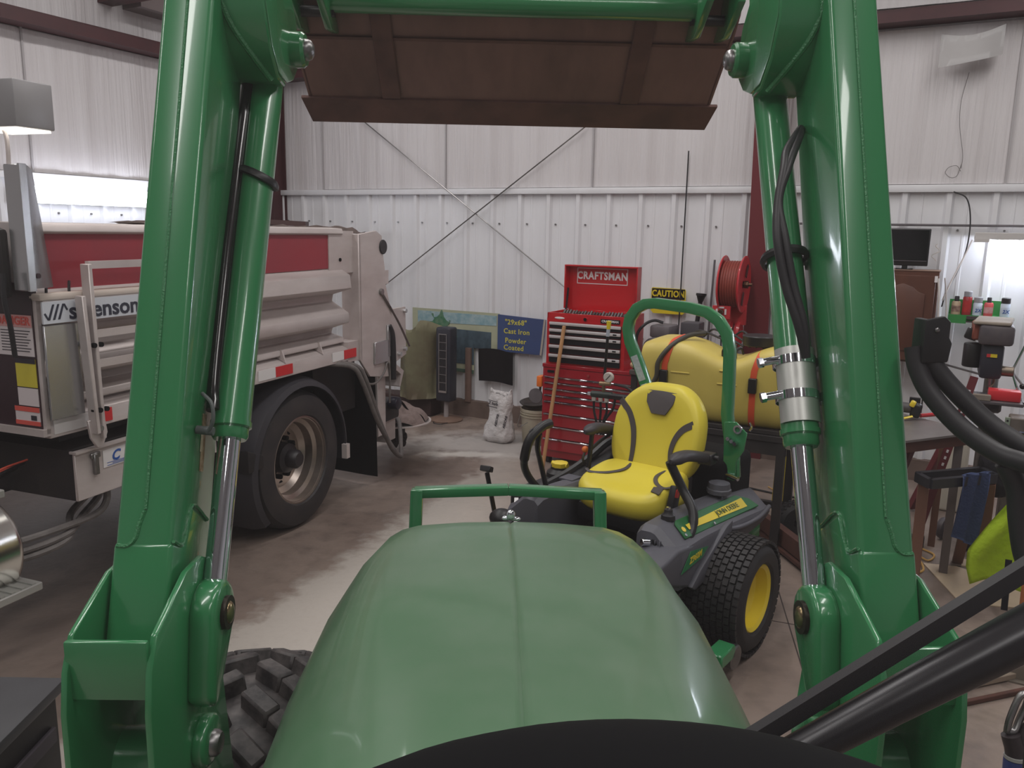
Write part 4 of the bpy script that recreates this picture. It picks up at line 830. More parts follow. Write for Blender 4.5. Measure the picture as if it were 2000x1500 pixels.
# steering levers
mb = MB(); mb.tube([V(-.262, .10, .885), V(-.27, .095, .86), V(-.32, .075, .76), V(-.385, .10, .685), V(-.415, .15, .62), V(-.42, .22, .585), V(-.39, .30, .60), V(-.345, .39, .60)], lambda t: .0215 if t < .55 else .0185, 14, 8); o = M.part('steering_lever', mb, BLACKP)
mb = MB(); mb.cyl((-.335, .40, .605), (-.315, .43, .61), .016, n=14); mb.bevel(.002, 1); M.part('lever_bolt', mb, CHROME, o)
mb = MB(); mb.tube([V(.275, .29, 1.01), V(.285, .345, 1.0), V(.30, .41, .955), V(.315, .425, .89), V(.34, .40, .81), V(.36, .32, .72), V(.38, .18, .61)], lambda t: .0225 if t < .6 else .018, 14, 8); o = M.part('steering_lever', mb, BLACKP)
mb = MB(); mb.tube([V(.285, .36, .97), V(.31, .34, .90), V(.325, .30, .83), V(.35, .22, .70), V(.375, .15, .6)], .013, 10); M.part('lever_stay', mb, BLACKP, o)
for t_ in ((.288, .355, .995), (.30, .395, .975)): mb = MB(); mb.tube([V(*t_) + V(.024 * math.cos(a) * .3, .024 * math.cos(a) * .8, .024 * math.sin(a)) for a in [PI * 2 * i / 12 for i in range(12)]], .003, 5, 1, closed=True); M.part('wire_wrap', mb, STEEL, o)
# roll hoop
path = [V(.07, -.42, .70), V(.10, -.42, .92), V(.13, -.42, 1.04)]
hp = [(.125, .70), (.128, .95), (.15, 1.06), (.225, 1.22), (.282, 1.33), (.298, 1.40), (.288, 1.455), (.25, 1.51), (.20, 1.537), (.14, 1.545), (-.06, 1.535), (-.15, 1.52), (-.215, 1.482), (-.262, 1.42), (-.282, 1.34), (-.288, 1.20), (-.292, 1.02), (-.315, .90), (-.34, .80), (-.35, .70)]
P = [V(x, -.42, z) for x, z in hp]
mb = MB(); rs = []
for i, p in enumerate(P):
    d_ = (P[min(i + 1, len(P) - 1)] - P[max(0, i - 1)]).normalized(); nn = V(d_.z, 0, -d_.x)
    rs.append([p + nn * .028, p + nn * .028 + V(0, .0, 0) + V(0, -.045, 0), p - nn * .028 + V(0, -.045, 0), p - nn * .028, ][::1])
mb.quadring(rs); mb.bevel(.006, 2, 60); HO = M.part('roll_hoop', mb, GREEN, ang=30, label='green roll-over hoop')
mb = MB(); mb.plate([(.150 + .03, -.418, 1.10), (.195 + .03, -.418, 1.20), (.215, -.418, 1.26), (.185, -.418, 1.27), (.17, -.418, 1.22), (.13, -.418, 1.13)], (0, 1, 0), .001)
hd = (V(.225, 0, 1.22) - V(.15, 0, 1.06)).normalized(); hn = V(hd.z, 0, -hd.x)
def hplate(t0, t1, w, m, nm):
    A, B_ = V(.150, -.4195, 1.06) + hd * t0, V(.150, -.4195, 1.06) + hd * t1
    mb = MB(); mb.plate([A + hn * w, B_ + hn * w, B_ - hn * w, A - hn * w], (0, 1, 0), .001); M.part(nm, mb, m, HO)
hplate(.08, .22, .020, mat('pale_blue_grey_label', (176, 188, 192), .4, noise=(90, .4)), 'hoop_label'); hplate(.03, .06, .018, WHITEST, 'hoop_label'); hplate(-.06, .02, .018, mat('brown_worn_label', (150, 136, 112), .5, noise=(60, .7)), 'hoop_label')
for sx in (-.315,):
    mb = MB(); mb.prism([(-.30, .99), (-.36, 1.0), (-.42, .95), (-.41, .86), (-.375, .80), (-.375, .70), (-.31, .70)], 'xz', -.40, -.39); mb.bevel(.003, 1); HG = M.part('hinge_plate', mb, GREEN, HO)
    mb = MB(); mb.lathe([(.013, 0), (.022, .0), (.022, .012), (.013, .012)], (-.375, -.39, .965), (0, 1, 0), 20, closed=True); M.part('hinge_ring', mb, CHROME, HO)
    for c in ((-.335, .915), (-.355, .905), (-.372, .895)): mb = MB(); mb.cyl((c[0], -.395, c[1]), (c[0], -.36, c[1]), .010, n=10); M.part('hinge_pin', mb, CHROME, HO)
    mb = MB(); mb.cyl((-.33, -.39, .725), (-.40, -.37, .72), .012, n=10); M.part('base_bolt', mb, CHROME, HO)
del mb
# ================================================================== THINGS ALONG THE BACK WALL (room frame u, v, z)
RED = mat('red_enamel', (186, 26, 34), .30, coat=.4)
RED2 = mat('dark_red_enamel', (156, 30, 42), .28, coat=.5)
BLKD = mat('black_drawer_front', (22, 20, 26), .35)
ALU = mat('brushed_aluminium_trim', (205, 200, 200), .28, .9)
PULL = mat('reflection_pale_pull', (214, 208, 210), .3, .35)  # bright reflection on the aluminium put into a pale base colour
WOOD = mat('pale_wood', (190, 142, 98), .55, noise=(14, .4), stretch=(1, 1, .15))
WOOD2 = mat('orange_brown_wood', (176, 108, 66), .5, noise=(14, .4), stretch=(1, 1, .15))
# --- roller cabinet
C1 = Thing('roller_cabinet', 'dark red nine-drawer roller cabinet under the open red tool chest', 'tool cabinet', ROOM, (-2.44, 6.13, 0))
mb = MB(); mb.box(-2.85, -2.05, 5.895, 6.38, .06, .84); mb.bevel(.006); C1.part('body', mb, RED2)
mb = MB(); mb.box(-2.852, -2.048, 5.885, 6.385, .815, .845); mb.bevel(.004, 1); C1.part('top_rim', mb, RED2)
zs = [.742, .692, .64, .588, .535, .432, .325, .222]
for i, z in enumerate(zs):
    zb = (zs[i + 1] if i < 7 else .12) + .006
    mb = MB(); mb.box(-2.825, -2.075, 5.878, 5.896, zb, z); mb.bevel(.002, 1); dr = C1.part('drawer', mb, RED2)
    mb = MB(); mb.box(-2.825, -2.075, 5.868, 5.880, z - .011, z + .002); mb.bevel(.003, 1); C1.part('drawer_pull', mb, CHROME, dr)
mb = MB(); mb.box(-2.825, -2.075, 5.882, 5.896, .745, .81); C1.part('top_fascia', mb, RED2)
mb = MB(); mb.cyl((-2.44, 5.88, .78), (-2.44, 5.87, .78), .010, n=14); C1.part('lock', mb, mat('dull_red_lock', (150, 60, 60), .4), label='small round lock')
mb = MB(); mb.box(-2.80, -2.74, 5.876, 5.883, .775, .795); C1.part('name_badge', mb, BLKD)
mb = MB(); mb.box(-2.38, -2.28, 5.874, 5.88, .10, .19); lb = C1.part('paper_label', mb, mat('greyish_paper_label', (186, 176, 172), .6, noise=(60, .5)), label='pale paper label')
for a in (-2.80, -2.10):
    for v in (5.95, 6.32): mb = MB(); mb.cyl((a - .015, v, .035), (a + .015, v, .035), .035, n=16); C1.part('caster', mb, BLACKR)
# --- top chest
C2 = Thing('tool_chest', 'bright red top tool chest with black drawers and its lid standing open', 'tool chest', ROOM, (-2.49, 6.1, .845))
mb = MB(); mb.box(-2.825, -2.155, 5.90, 6.33, .846, 1.22)
C2.part('body', mb, RED)
for b in ((-2.825, -2.155, 5.90, 5.915), (-2.825, -2.155, 6.315, 6.33), (-2.825, -2.812, 5.90, 6.33), (-2.168, -2.155, 5.90, 6.33)):
    mb = MB(); mb.box(b[0], b[1], b[2], b[3], 1.215, 1.262); mb.bevel(.002, 1); C2.part('tray_wall', mb, RED)
zz = [1.19, 1.135, 1.083, 1.005, .93]; zb2 = [1.142, 1.09, 1.012, .937, .862]
for i, (z, b_) in enumerate(zip(zz, zb2)):
    mb = MB(); mb.box(-2.795, -2.185, 5.885, 5.90, b_, z); mb.bevel(.002, 1); dr = C2.part('drawer', mb, BLKD)
    mb = MB(); mb.box(-2.795, -2.185, 5.872, 5.888, z - .024, z); mb.bevel(.004, 2); C2.part('drawer_pull', mb, PULL, dr)
    if i: mb = MB(); mb.box(-2.245, -2.215, 5.8705, 5.873, z - .018, z - .006); C2.part('size_tag', mb, BLKD, dr)
mb = MB(); mb.box(-2.36, -2.20, 5.894, 5.900, 1.205, 1.238); NB = C2.part('name_plate', mb, BLKD)
WL_ = mat('white_lettering', (225, 220, 222), .4)
mb = MB(); mb.text('CRAFTSMAN', face_M((-2.28, 5.8925, 1.2215), (1, 0, 0), (0, 0, 1)), .025, .0005, .0006, sx=.98); C2.part('lettering', mb, WL_, NB)
mb = MB(); mb.cyl((-2.49, 5.9, 1.225), (-2.49, 5.888, 1.225), .014, n=14); C2.part('lid_lock', mb, CHROME)
mb = MB(); mb.ball((-2.715, 5.899, 1.222), (.045, .002, .009), 16, 6); C2.part('side_badge', mb, WL_)
# lid
mb = MB(); mb.box(-2.84, -2.195, 6.318, 6.334, 1.262, 1.632); mb.box(-2.84, -2.83, 6.24, 6.334, 1.27, 1.63); mb.box(-2.205, -2.195, 6.24, 6.334, 1.27, 1.63); mb.box(-2.84, -2.195, 6.24, 6.334, 1.622, 1.634); mb.bevel(.002, 1); LI = C2.part('lid', mb, RED, label='open red lid with a white-framed name')
for (a0, a1, z0, z1) in ((-2.755, -2.305, 1.605, 1.611), (-2.755, -2.305, 1.478, 1.484), (-2.755, -2.749, 1.478, 1.611), (-2.311, -2.305, 1.478, 1.611)):
    mb = MB(); mb.box(a0, a1, 6.315, 6.318, z0, z1); C2.part('name_frame', mb, WL_, LI)
mb = MB(); mb.text('CRAFTSMAN', face_M((-2.53, 6.315, 1.545), (1, 0, 0), (0, 0, 1)), .086, .0008, .0030, sx=.84, sp=1.12); C2.part('lettering', mb, WL_, LI, label='large white name lettering')
for u in (-2.825, -2.21): mb = MB(); mb.beam((u, 6.29, 1.44), (u, 6.26, 1.26), .006, .02, up=(1, 0, 0)); C2.part('lid_stay', mb, mat('dark_steel', (60, 54, 58), .4, .7), LI)
rnd = random.Random(5)
for i in range(22):
    u = -2.75 + .026 * i; mb = MB(); mb.cyl((u, 6.05, 1.238 + .008 * rnd.random()), (u + .004, 6.05 + .03, 1.262 + .012 * rnd.random()), .011, n=10); C2.part('socket', mb, mat('dull_socket_steel', (92, 84, 84), .4, .7))
mb = MB(); mb.box(-2.80, -2.20, 5.99, 6.10, 1.235, 1.246); C2.part('socket_tray', mb, mat('grey_tray', (120, 112, 112), .5))
# side stickers of the top chest
mb = MB(); mb.box(-2.156, -2.1535, 5.95, 6.05, 1.02, 1.20); C2.part('flame_sticker', mb, mat('white_red_sticker', (205, 150, 140), .5, noise=(22, .7), rgb2=(190, 60, 60)))
mb = MB(); mb.cyl((-2.156, 5.92, 1.16), (-2.153, 5.92, 1.16), .02, n=16); C2.part('round_sticker', mb, WL_)
# things on / at the cabinet
def solo_l(*a, **k): return solo(*a, **k)
mb = MB(); mb.cyl((-2.745, 5.72, .015), (-2.655, 5.86, 1.165), .0155, n=12); mb.bevel(.004, 1)
solo('wooden_stick', 'long bare wooden stick leaning against the red tool cabinet', 'stick', mb, WOOD, ROOM, (-2.745, 5.72, 0))
CUP = Thing('paper_cup', 'red disposable cup with white rim behind the roll hoop', 'cup', ROOM, (-1.96, 5.80, .90))
mb = MB(); mb.lathe([(.028, 0), (.042, .105), (.040, .105), (.026, .004)], (-1.96, 5.80, .902), (0, 0, 1), 24, closed=True); CUP.part('cup_wall', mb, mat('red_plastic', (196, 24, 44), .4))
mb = MB(); mb.lathe([(.0415, .102), (.044, .105), (.0415, .109), (.039, .106)], (-1.96, 5.80, .902), (0, 0, 1), 24, closed=True); CUP.part('cup_rim', mb, WL_)
# bench that carries the cup and the grey engine
BN = Thing('rear_bench', 'cluttered dark bench against the wall behind the yellow sprayer tank', 'bench', ROOM, (-1.75, 6.2, 0))
mb = MB(); mb.box(-2.03, -1.45, 5.68, 6.80, .86, .90); mb.bevel(.006, 1); BN.part('bench_top', mb, mat('grimy_bench_top', (84, 70, 68), .7, noise=(9, .6)))
for u in (-2.0, -1.5):
    for v in (5.72, 6.76): mb = MB(); mb.box(u - .02, u + .02, v - .02, v + .02, 0, .86); BN.part('leg', mb, mat('grimy_dark_steel', (46, 38, 40), .6, noise=(8, .5)))
GE = Thing('bench_grinder_motor', 'dusty grey electric motor standing left of the sprayer tank', 'motor', ROOM, (-1.93, 6.35, .90))
GRM = mat('dusty_grey_casting', (104, 98, 102), .6, noise=(8, .5))
mb = MB(); mb.cyl((-2.0, 6.12, 1.0), (-1.96, 6.42, 1.0), .095, n=24); mb.bevel(.012, 2); GE.part('motor_body', mb, GRM)
mb = MB(); mb.obox((-1.955, 6.26, 1.14), (.17, .22, .10), (0, 0, -.1)); mb.bevel(.02, 2); GE.part('gear_head', mb, GRM)
mb = MB(); mb.cyl((-1.98, 6.18, 1.17), (-1.98, 6.16, 1.17), .014, n=12); GE.part('vent_cap', mb, WL_)
mb = MB(); mb.box(-2.03, -1.88, 6.1, 6.42, .901, .93); GE.part('foot', mb, GRM)
mb = MB(); mb.obox((-1.77, 6.40, 1.06), (.15, .16, .30), (0, 0, .0)); mb.bevel(.008, 2)
solo('control_box', 'tall dark grey box between the motor and the sprayer tank', 'box', mb, mat('dark_grey_box', (64, 60, 66), .5), ROOM, (-1.77, 6.40, .90))
mb = MB(); mb.tube([V(-2.12, 6.1, .91), V(-2.13, 6.1, 1.10), V(-2.08, 6.12, 1.19), V(-2.02, 6.18, 1.225), V(-1.95, 6.2, 1.21)], .012, 8)
solo('black_cable', 'short black cable looping over the dusty grey motor', 'cable', mb, BLACKR, ROOM, (-2.0, 6.2, 1.1))
mb = MB(); mb.ball((-1.99, 5.72, .932), (.05, .03, .030), 10, 7); mb.ball((-1.95, 5.71, .93), (.04, .03, .028), 10, 7)
solo('crumpled_rag', 'crumpled tan rag lying by the red cup', 'rag', mb, mat('tan_cloth', (196, 160, 130), .8, bump=(30, .6, .02)), ROOM, (-1.96, 5.72, .90))
# orange tool with grey disc hung on the cabinet side
OT = Thing('cutting_disc_tool', 'orange clamp holding a grey disc on the left side of the red cabinet', 'tool', ROOM, (-2.87, 5.98, .70))
mb = MB(); mb.box(-2.91, -2.862, 5.90, 5.99, .64, .73); mb.bevel(.008, 2); OT.part('orange_body', mb, MATS['orange_plastic'])
mb = MB(); mb.cyl((-2.895, 5.95, .64), (-2.905, 5.95, .54), .010, n=8); OT.part('stem', mb, BLACKP)
mb = MB(); mb.cyl((-2.93, 5.93, .555), (-2.93, 5.945, .555), .062, n=24); OT.part('disc', mb, GRM)
# --- bucket with black pan
BK2 = Thing('plastic_bucket', 'dirty white plastic bucket beside the white bag', 'bucket', ROOM, (-3.17, 6.47, 0))
PLW = mat('dirty_cream_plastic', (186, 178, 158), .55, noise=(6, .45), rgb2=(138, 122, 104))
mb = MB(); mb.lathe([(0, .01), (.125, .0), (.135, .02), (.152, .30), (.158, .30), (.158, .325), (.150, .325), (.145, .30), (.128, .03), (0, .02)], (-3.17, 6.47, .0), (0, 0, 1), 32, closed=True); BK2.part('bucket_body', mb, PLW)
for z in (.255, .28): mb = MB(); mb.lathe([(.148, z), (.160, z), (.160, z + .008), (.148, z + .008)], (-3.17, 6.47, 0), (0, 0, 1), 32, closed=True); BK2.part('bucket_ring', mb, PLW)
mb = MB(); mb.tube([V(-3.325, 6.44, .27), V(-3.31, 6.35, .17), V(-3.26, 6.30, .17), V(-3.18, 6.29, .22)], .003, 6); BK2.part('bail_handle', mb, STEEL)
mb = MB(); mb.lathe([(0, .0), (.11, .01), (.145, .035), (.155, .05), (.148, .052), (.12, .022), (0, .015)], (-3.18, 6.47, .338), (-.04, -.10, 1), 28, closed=True)
solo('oily_pan', 'oily black drain pan tipped on top of the white bucket', 'pan', mb, mat('oily_black_pan', (44, 38, 36), .35, noise=(9, .5), rgb2=(90, 80, 74)), ROOM, (-3.18, 6.47, .338))
# --- white bag
BG = Thing('paper_bag', 'crumpled white paper sack of absorbent standing by the wall', 'bag', ROOM, (-3.49, 6.32, 0))
def bag():
    mb = MB(); rings = []
    for j in range(15):
        t = j / 14; z = .46 * t; w = .125 * (1.12 - .35 * t + .10 * math.sin(t * 9)); d_ = .085 * (1.15 - .75 * t ** 1.5)
        if j == 0: w *= .82; d_ *= .8
        r = []
        for i in range(32):
            a = 2 * PI * i / 32; c, s_ = math.cos(a), math.sin(a)
            q = 1 + .05 * math.sin(a * 5 + t * 11) + .04 * math.sin(a * 9 - t * 17)
            top = .035 * math.sin(a * 2 + 1) * t ** 6
            r.append((-3.485 + .02 * t + math.copysign(abs(c) ** .7, c) * w * q, 6.32 + math.copysign(abs(s_) ** .8, s_) * d_ * q, z + .004 + top))
        rings.append(r)
    mb.quadring(rings); return mb
PAP = mat('white_paper_sack', (212, 208, 208), .6, bump=(16, .8, .03), noise=(5, .25), rgb2=(160, 150, 146))
BG.part('sack', bag(), PAP, ang=70)
INK = MATS['dark_print']
for (x, z, w, h, nm) in ((-3.515, .385, .095, .005, 'printed_rule'), (-3.515, .335, .11, .005, 'printed_rule')):
    mb = MB(); mb.obox((x, 6.233 + .02 * (z > .36), z), (w, .004, h), (0, .12, 0)); BG.part(nm, mb, INK)
mb = MB(); mb.text('Z Sorb', face_M((-3.51, 6.248, .362), (1, -.05, -.10), (.1, .2, 1)), .034, .001, .0012); BG.part('lettering', mb, INK, label='dark printed name')
for k, (x, z) in enumerate(((-3.455, .22), (-3.375, .21))): mb = MB(); mb.text('ABSORB', face_M((x, 6.218 + .012 * k, z), (.25, 0, 1), (-1, 0, .25)), .032, .001, .001); BG.part('lettering', mb, INK)
# --- tower fan
TF = Thing('tower_fan', 'black tower fan on a round base near the truck tailgate', 'fan', ROOM, (-4.35, 6.77, 0))
mb = MB(); mb.lathe([(0, 0), (.165, 0), (.168, .012), (.15, .022), (.05, .035), (0, .036)], (-4.35, 6.77, 0), (0, 0, 1), 36, closed=True); TF.part('fan_base', mb, mat('dusty_brown_base', (128, 102, 88), .6, noise=(9, .4)))
mb = MB(); mb.cyl((-4.35, 6.77, .03), (-4.35, 6.77, .22), .026, .022, n=18); TF.part('fan_stem', mb, mat('grey_plastic', (150, 142, 142), .5))
mb = MB(); mb.box(-4.435, -4.265, 6.70, 6.84, .20, .95); mb.bevel(.02, 3); TF.part('fan_housing', mb, mat('blue_black_plastic', (40, 40, 50), .45))
mb = MB(); mb.box(-4.39, -4.30, 6.694, 6.70, .30, .885); mb.bevel(.002, 1); TF.part('grille_back', mb, BLKD)
for b in ((-4.392, -4.386, .30, .885), (-4.304, -4.298, .30, .885), (-4.392, -4.298, .88, .888), (-4.392, -4.298, .295, .315)): mb = MB(); mb.box(b[0], b[1], 6.689, 6.695, b[2], b[3]); TF.part('grille_frame', mb, ALU)
for i in range(1, 7): mb = MB(); mb.box(-4.39, -4.30, 6.690, 6.694, .315 + .081 * i, .319 + .081 * i); TF.part('grille_bar', mb, ALU)
for i in range(5): mb = MB(); mb.box(-4.376 + .015 * i, -4.374 + .015 * i, 6.691, 6.694, .315, .88); TF.part('grille_rib', mb, mat('grey_wire', (84, 80, 84), .5))
mb = MB(); mb.tube([V(-4.40, 6.62, .01), V(-4.36, 6.56, .008), V(-4.28, 6.56, .008), V(-4.25, 6.64, .01)], .004, 6); TF.part('power_cord', mb, BLACKR)
# --- greenish tarp drum
mb = MB(); mb.grid(lambda a, b: (-4.93 + .46 * a - .03 * (1 - b) * a, 6.86 - .24 * math.sin(PI * a) ** .6 - .02 * math.sin(a * 14 + b * 3), .20 + (.80 - .06 * math.sin(a * 4) - .12 * (a > .75) * (a - .75) * 4) * b + (.04 if b > .9 else 0) * math.sin(a * 9)), 24, 10, .01)
solo('folded_tarp', 'stiff olive-brown tarp hanging behind the truck spinner', 'tarp', mb, mat('olive_brown_tarp', (158, 154, 124), .6, noise=(2.2, .8), rgb2=(118, 96, 80), bump=(6, .4, .03)), ROOM, (-4.7, 6.75, .2), ang=60)
mb = MB(); mb.box(-5.2, -4.56, 6.80, 7.0, 0, .19); mb.bevel(.01, 1)
solo('dark_crate', 'dark red-brown crate on the floor under the hanging tarp', 'crate', mb, mat('dark_brown_crate', (62, 44, 42), .7), ROOM, (-4.85, 6.85, 0))
# --- long scenic banner
BA = Thing('scenic_banner', 'faded scenic banner strip with blue and green pictures on the wall', 'banner', ROOM, (-4.4, 7.04, .45))
BAN = mat('faded_beige_banner', (176, 178, 152), .6, noise=(3, .35))
mb = MB(); mb.prism([(-4.95, 1.09), (-3.90, 1.09), (-3.90, .72), (-4.19, .72), (-4.19, .45), (-4.95, .47)], 'xz', 7.04, 7.048); BA.part('banner_sheet', mb, BAN)
mb = MB(); mb.prism([(-4.88, 1.065), (-3.93, 1.065), (-3.93, .965), (-4.88, .945)], 'xz', 7.036, 7.04); BA.part('sky_picture', mb, mat('pale_blue_print', (124, 158, 168), .5, noise=(12, .7), rgb2=(186, 198, 198)))
mb = MB(); mb.prism([(-4.80, .905), (-3.99, .895), (-3.99, .72), (-4.19, .72), (-4.19, .545), (-4.80, .55)], 'xz', 7.036, 7.04); BA.part('forest_picture', mb, mat('blue_green_print', (74, 92, 104), .5, noise=(10, .8), rgb2=(40, 52, 62)))
mb = MB(); mb.prism([(-4.62 + (.17 + .05 * math.sin(a * 7) + .03 * math.sin(a * 17)) * math.cos(a) + .04 * math.sin(a), .90 + (.15 + .04 * math.sin(a * 9)) * math.sin(a) - .10 * (math.cos(a) > 0) * math.cos(a)) for a in [2 * PI * i / 64 for i in range(64)]], 'xz', 7.033, 7.037); BA.part('green_picture', mb, mat('green_leaf_print', (44, 110, 74), .5, noise=(14, .8), rgb2=(120, 140, 120)))
mb = MB(); mb.prism([(-4.80, .50), (-4.19, .49), (-4.19, .455), (-4.80, .475)], 'xz', 7.034, 7.04); BA.part('green_border', mb, mat('dull_green_print', (74, 98, 84), .5))
SG = Thing('blue_sign_board', 'blue sign board with yellow words about size and coating', 'sign', ROOM, (-3.65, 7.03, .70))
mb = MB(); mb.prism([(-3.905, 1.085), (-3.375, 1.065), (-3.41, .715), (-3.905, .715)], 'xz', 7.015, 7.030); mb.bevel(.002, 1); SG.part('board', mb, mat('faded_blue_board', (58, 76, 122), .5, noise=(3, .4), rgb2=(48, 52, 84)))
mb = MB(); mb.prism([(-3.395, 1.066), (-3.375, 1.065), (-3.41, .715), (-3.43, .715)], 'xz', 7.012, 7.016); SG.part('board_edge', mb, mat('beige_edge', (170, 160, 150), .6))
YL = mat('yellow_lettering', (206, 196, 74), .5)
for txt, u, z in (('"29x68"', -3.70, 1.015), ('Cast Iron', -3.69, .925), ('Powder', -3.70, .832), ('Coated', -3.72, .762)):
    mb = MB(); mb.text(txt, face_M((u, 7.014, z), (1, 0, 0), (0, 0, 1)), .070, .0008, .0010, sx=1.0, sp=1.08); SG.part('lettering', mb, YL, label='yellow words ' + txt.replace('"', ''))
CL = mb = MB(); mb.grid(lambda a, b: (-4.10 + .40 * a, 6.99 - .02 * math.sin(a * 7 + b), .40 + .33 * b + .01 * math.sin(a * 5)), 12, 8, .006)
solo('black_cloth', 'square of black cloth hung on the wall below the blue sign', 'cloth', mb, mat('black_cloth', (34, 28, 32), .9), ROOM, (-3.9, 6.99, .4))
mb = MB(); mb.box(-4.27, -4.21, 7.0, 7.03, .16, .72); solo('wall_board', 'narrow weathered board standing against the wall left of the black cloth', 'board', mb, mat('weathered_board', (120, 96, 86), .7, noise=(7, .4)), ROOM, (-4.24, 7.02, .16))
# --- caution sign
CS = Thing('caution_sign', 'yellow and black CAUTION sign on the wall', 'sign', ROOM, (-2.175, 7.03, 1.2))
YS_ = mat('yellow_sign_plastic', (218, 196, 44), .4)
mb = MB(); mb.prism([(-2.335, 1.205 + .02), (-2.31, 1.20), (-2.04, 1.20), (-2.02, 1.22), (-2.02, 1.41), (-2.03, 1.425), (-2.325, 1.43), (-2.335, 1.42)], 'xz', 7.025, 7.032); CS.part('sign_plate', mb, YS_)
mb = MB(); mb.box(-2.328, -2.027, 7.021, 7.025, 1.332, 1.422); CS.part('black_header', mb, BLKD)
mb = MB(); mb.text('CAUTION', face_M((-2.178, 7.020, 1.377), (1, 0, 0), (0, 0, 1)), .078, .0008, .0025, sx=.80, sp=1.08); CS.part('lettering', mb, YS_, label='yellow word CAUTION')
for txt, z in (('WATCH FOR', 1.298), ('WHEELS', 1.246)):
    mb = MB(); mb.text(txt, face_M((-2.178, 7.0245, z), (1, 0, 0), (0, 0, 1)), .045, .0005, .001); CS.part('lettering', mb, BLKD)
# --- rods and poles on the wall
mb = MB(); mb.cyl((-2.06, 7.0, 2.60), (-2.06, 7.0, .95), .006, n=8); solo('thin_wall_rod', 'thin black rod running down the wall past the CAUTION sign', 'rod', mb, BLACKP, ROOM, (-2.06, 7.0, .95))
mb = MB(); mb.cyl((-1.80, 6.93, .0), (-1.785, 7.03, 1.69), .012, .009, n=10); solo('steel_bar', 'slim grey steel bar leaning on the wall left of the red hose reel', 'bar', mb, mat('grey_bar_steel', (110, 108, 112), .4, .5), ROOM, (-1.8, 6.93, 0))
PB = Thing('ice_scraper_pole', 'black pole with a flared T-shaped top leaning on the wall', 'pole', ROOM, (-1.97, 6.84, 0))
mb = MB(); mb.cyl((-1.97, 6.84, .0), (-1.875, 6.98, 1.32), .024, .019, n=14); PB.part('pole', mb, BLACKP)
mb = MB(); mb.cyl((-1.875, 6.98, 1.32), (-1.872, 6.985, 1.38), .018, .040, n=18); mb.cyl((-1.872, 6.985, 1.38), (-1.871, 6.986, 1.40), .045, n=18); PB.part('flared_top', mb, BLACKP)
# --- hose reel
HR = Thing('hose_reel', 'red hose reel with red-brown hose mounted on the dark red column', 'hose reel', ROOM, (-1.5, 6.75, 1.25))
REEL = mat('red_reel_paint', (196, 48, 56), .35, coat=.3)
for u in (-1.600, -1.440):
    mb = MB(); mb.lathe([(.03, 0), (.06, -.012), (.20, -.012), (.225, 0), (.228, .008), (.22, .012), (.19, .004), (.06, .0)], (u, 6.62, 1.515), (1, 0, 0), 40, closed=True); fl = HR.part('flange', mb, REEL)
    for a in (R(60), R(250)): mb = MB(); mb.obox((u + .012, 6.62 + .12 * math.cos(a), 1.515 + .12 * math.sin(a)), (.006, .035, .11), (a + PI / 2, 0, 0)); mb.bevel(.002, 1); HR.part('flange_slot', mb, mat('dark_slot', (70, 20, 24), .6), fl)
for i in range(7): mb = MB(); mb.lathe([(.175 + .012 * math.cos(t), -1.580 + .0205 * i + .012 * math.sin(t)) for t in [2 * PI * k / 8 for k in range(8)]], (0, 6.62, 1.515), (1, 0, 0), 36, closed=True); HR.part('hose_turn', mb, mat('red_brown_hose', (134, 58, 48), .5))
mb = MB(); mb.cyl((-1.60, 6.62, 1.515), (-1.37, 6.62, 1.515), .014, n=12); mb.cyl((-1.43, 6.62, 1.515), (-1.40, 6.62, 1.515), .03, n=8); HR.part('axle_swivel', mb, mat('dark_brass', (90, 66, 50), .35, .8))
mb = MB(); mb.box(-1.62, -1.42, 6.70, 6.74, 1.18, 1.34); mb.bevel(.003, 1); mb.prism([(-1.62, 1.34), (-1.62, 1.27), (-1.54, 1.27), (-1.56, 1.52), (-1.585, 1.52)], 'xz', 6.66, 6.675); BKT = HR.part('reel_frame', mb, REEL)
mb = MB(); mb.box(-1.645, -1.50, 6.50, 6.53, 1.24, 1.345); mb.bevel(.003, 1); GP = HR.part('guide_plate', mb, REEL)
for b in ((-1.60, -1.55, 1.325, 1.338), (-1.615, -1.60, 1.285, 1.32), (-1.545, -1.53, 1.275, 1.32)): mb = MB(); mb.box(b[0], b[1], 6.494, 6.50, b[2], b[3]); HR.part('guide_roller', mb, WL_, GP)
mb = MB(); mb.cyl((-1.57, 6.45, 1.295), (-1.57, 6.50, 1.30), .02, n=10); mb.cyl((-1.64, 6.40, 1.25), (-1.57, 6.47, 1.29), .010, n=8); HR.part('hose_end', mb, MATS['dark_brass'], GP)
for u in (-1.53, -1.475): mb = MB(); mb.lathe([(.0, -.02), (.10, -.02), (.11, 0), (.10, .02), (0, .02)], (u, 6.72, 1.10), (1, 0, 0), 24); HR.part('red_wheel', mb, REEL)
mb = MB(); mb.tube([V(-1.555, 6.5, 1.24), V(-1.56, 6.5, 1.10), V(-1.55, 6.5, .95)], .006, 6); HR.part('hanging_cord', mb, BLACKR)
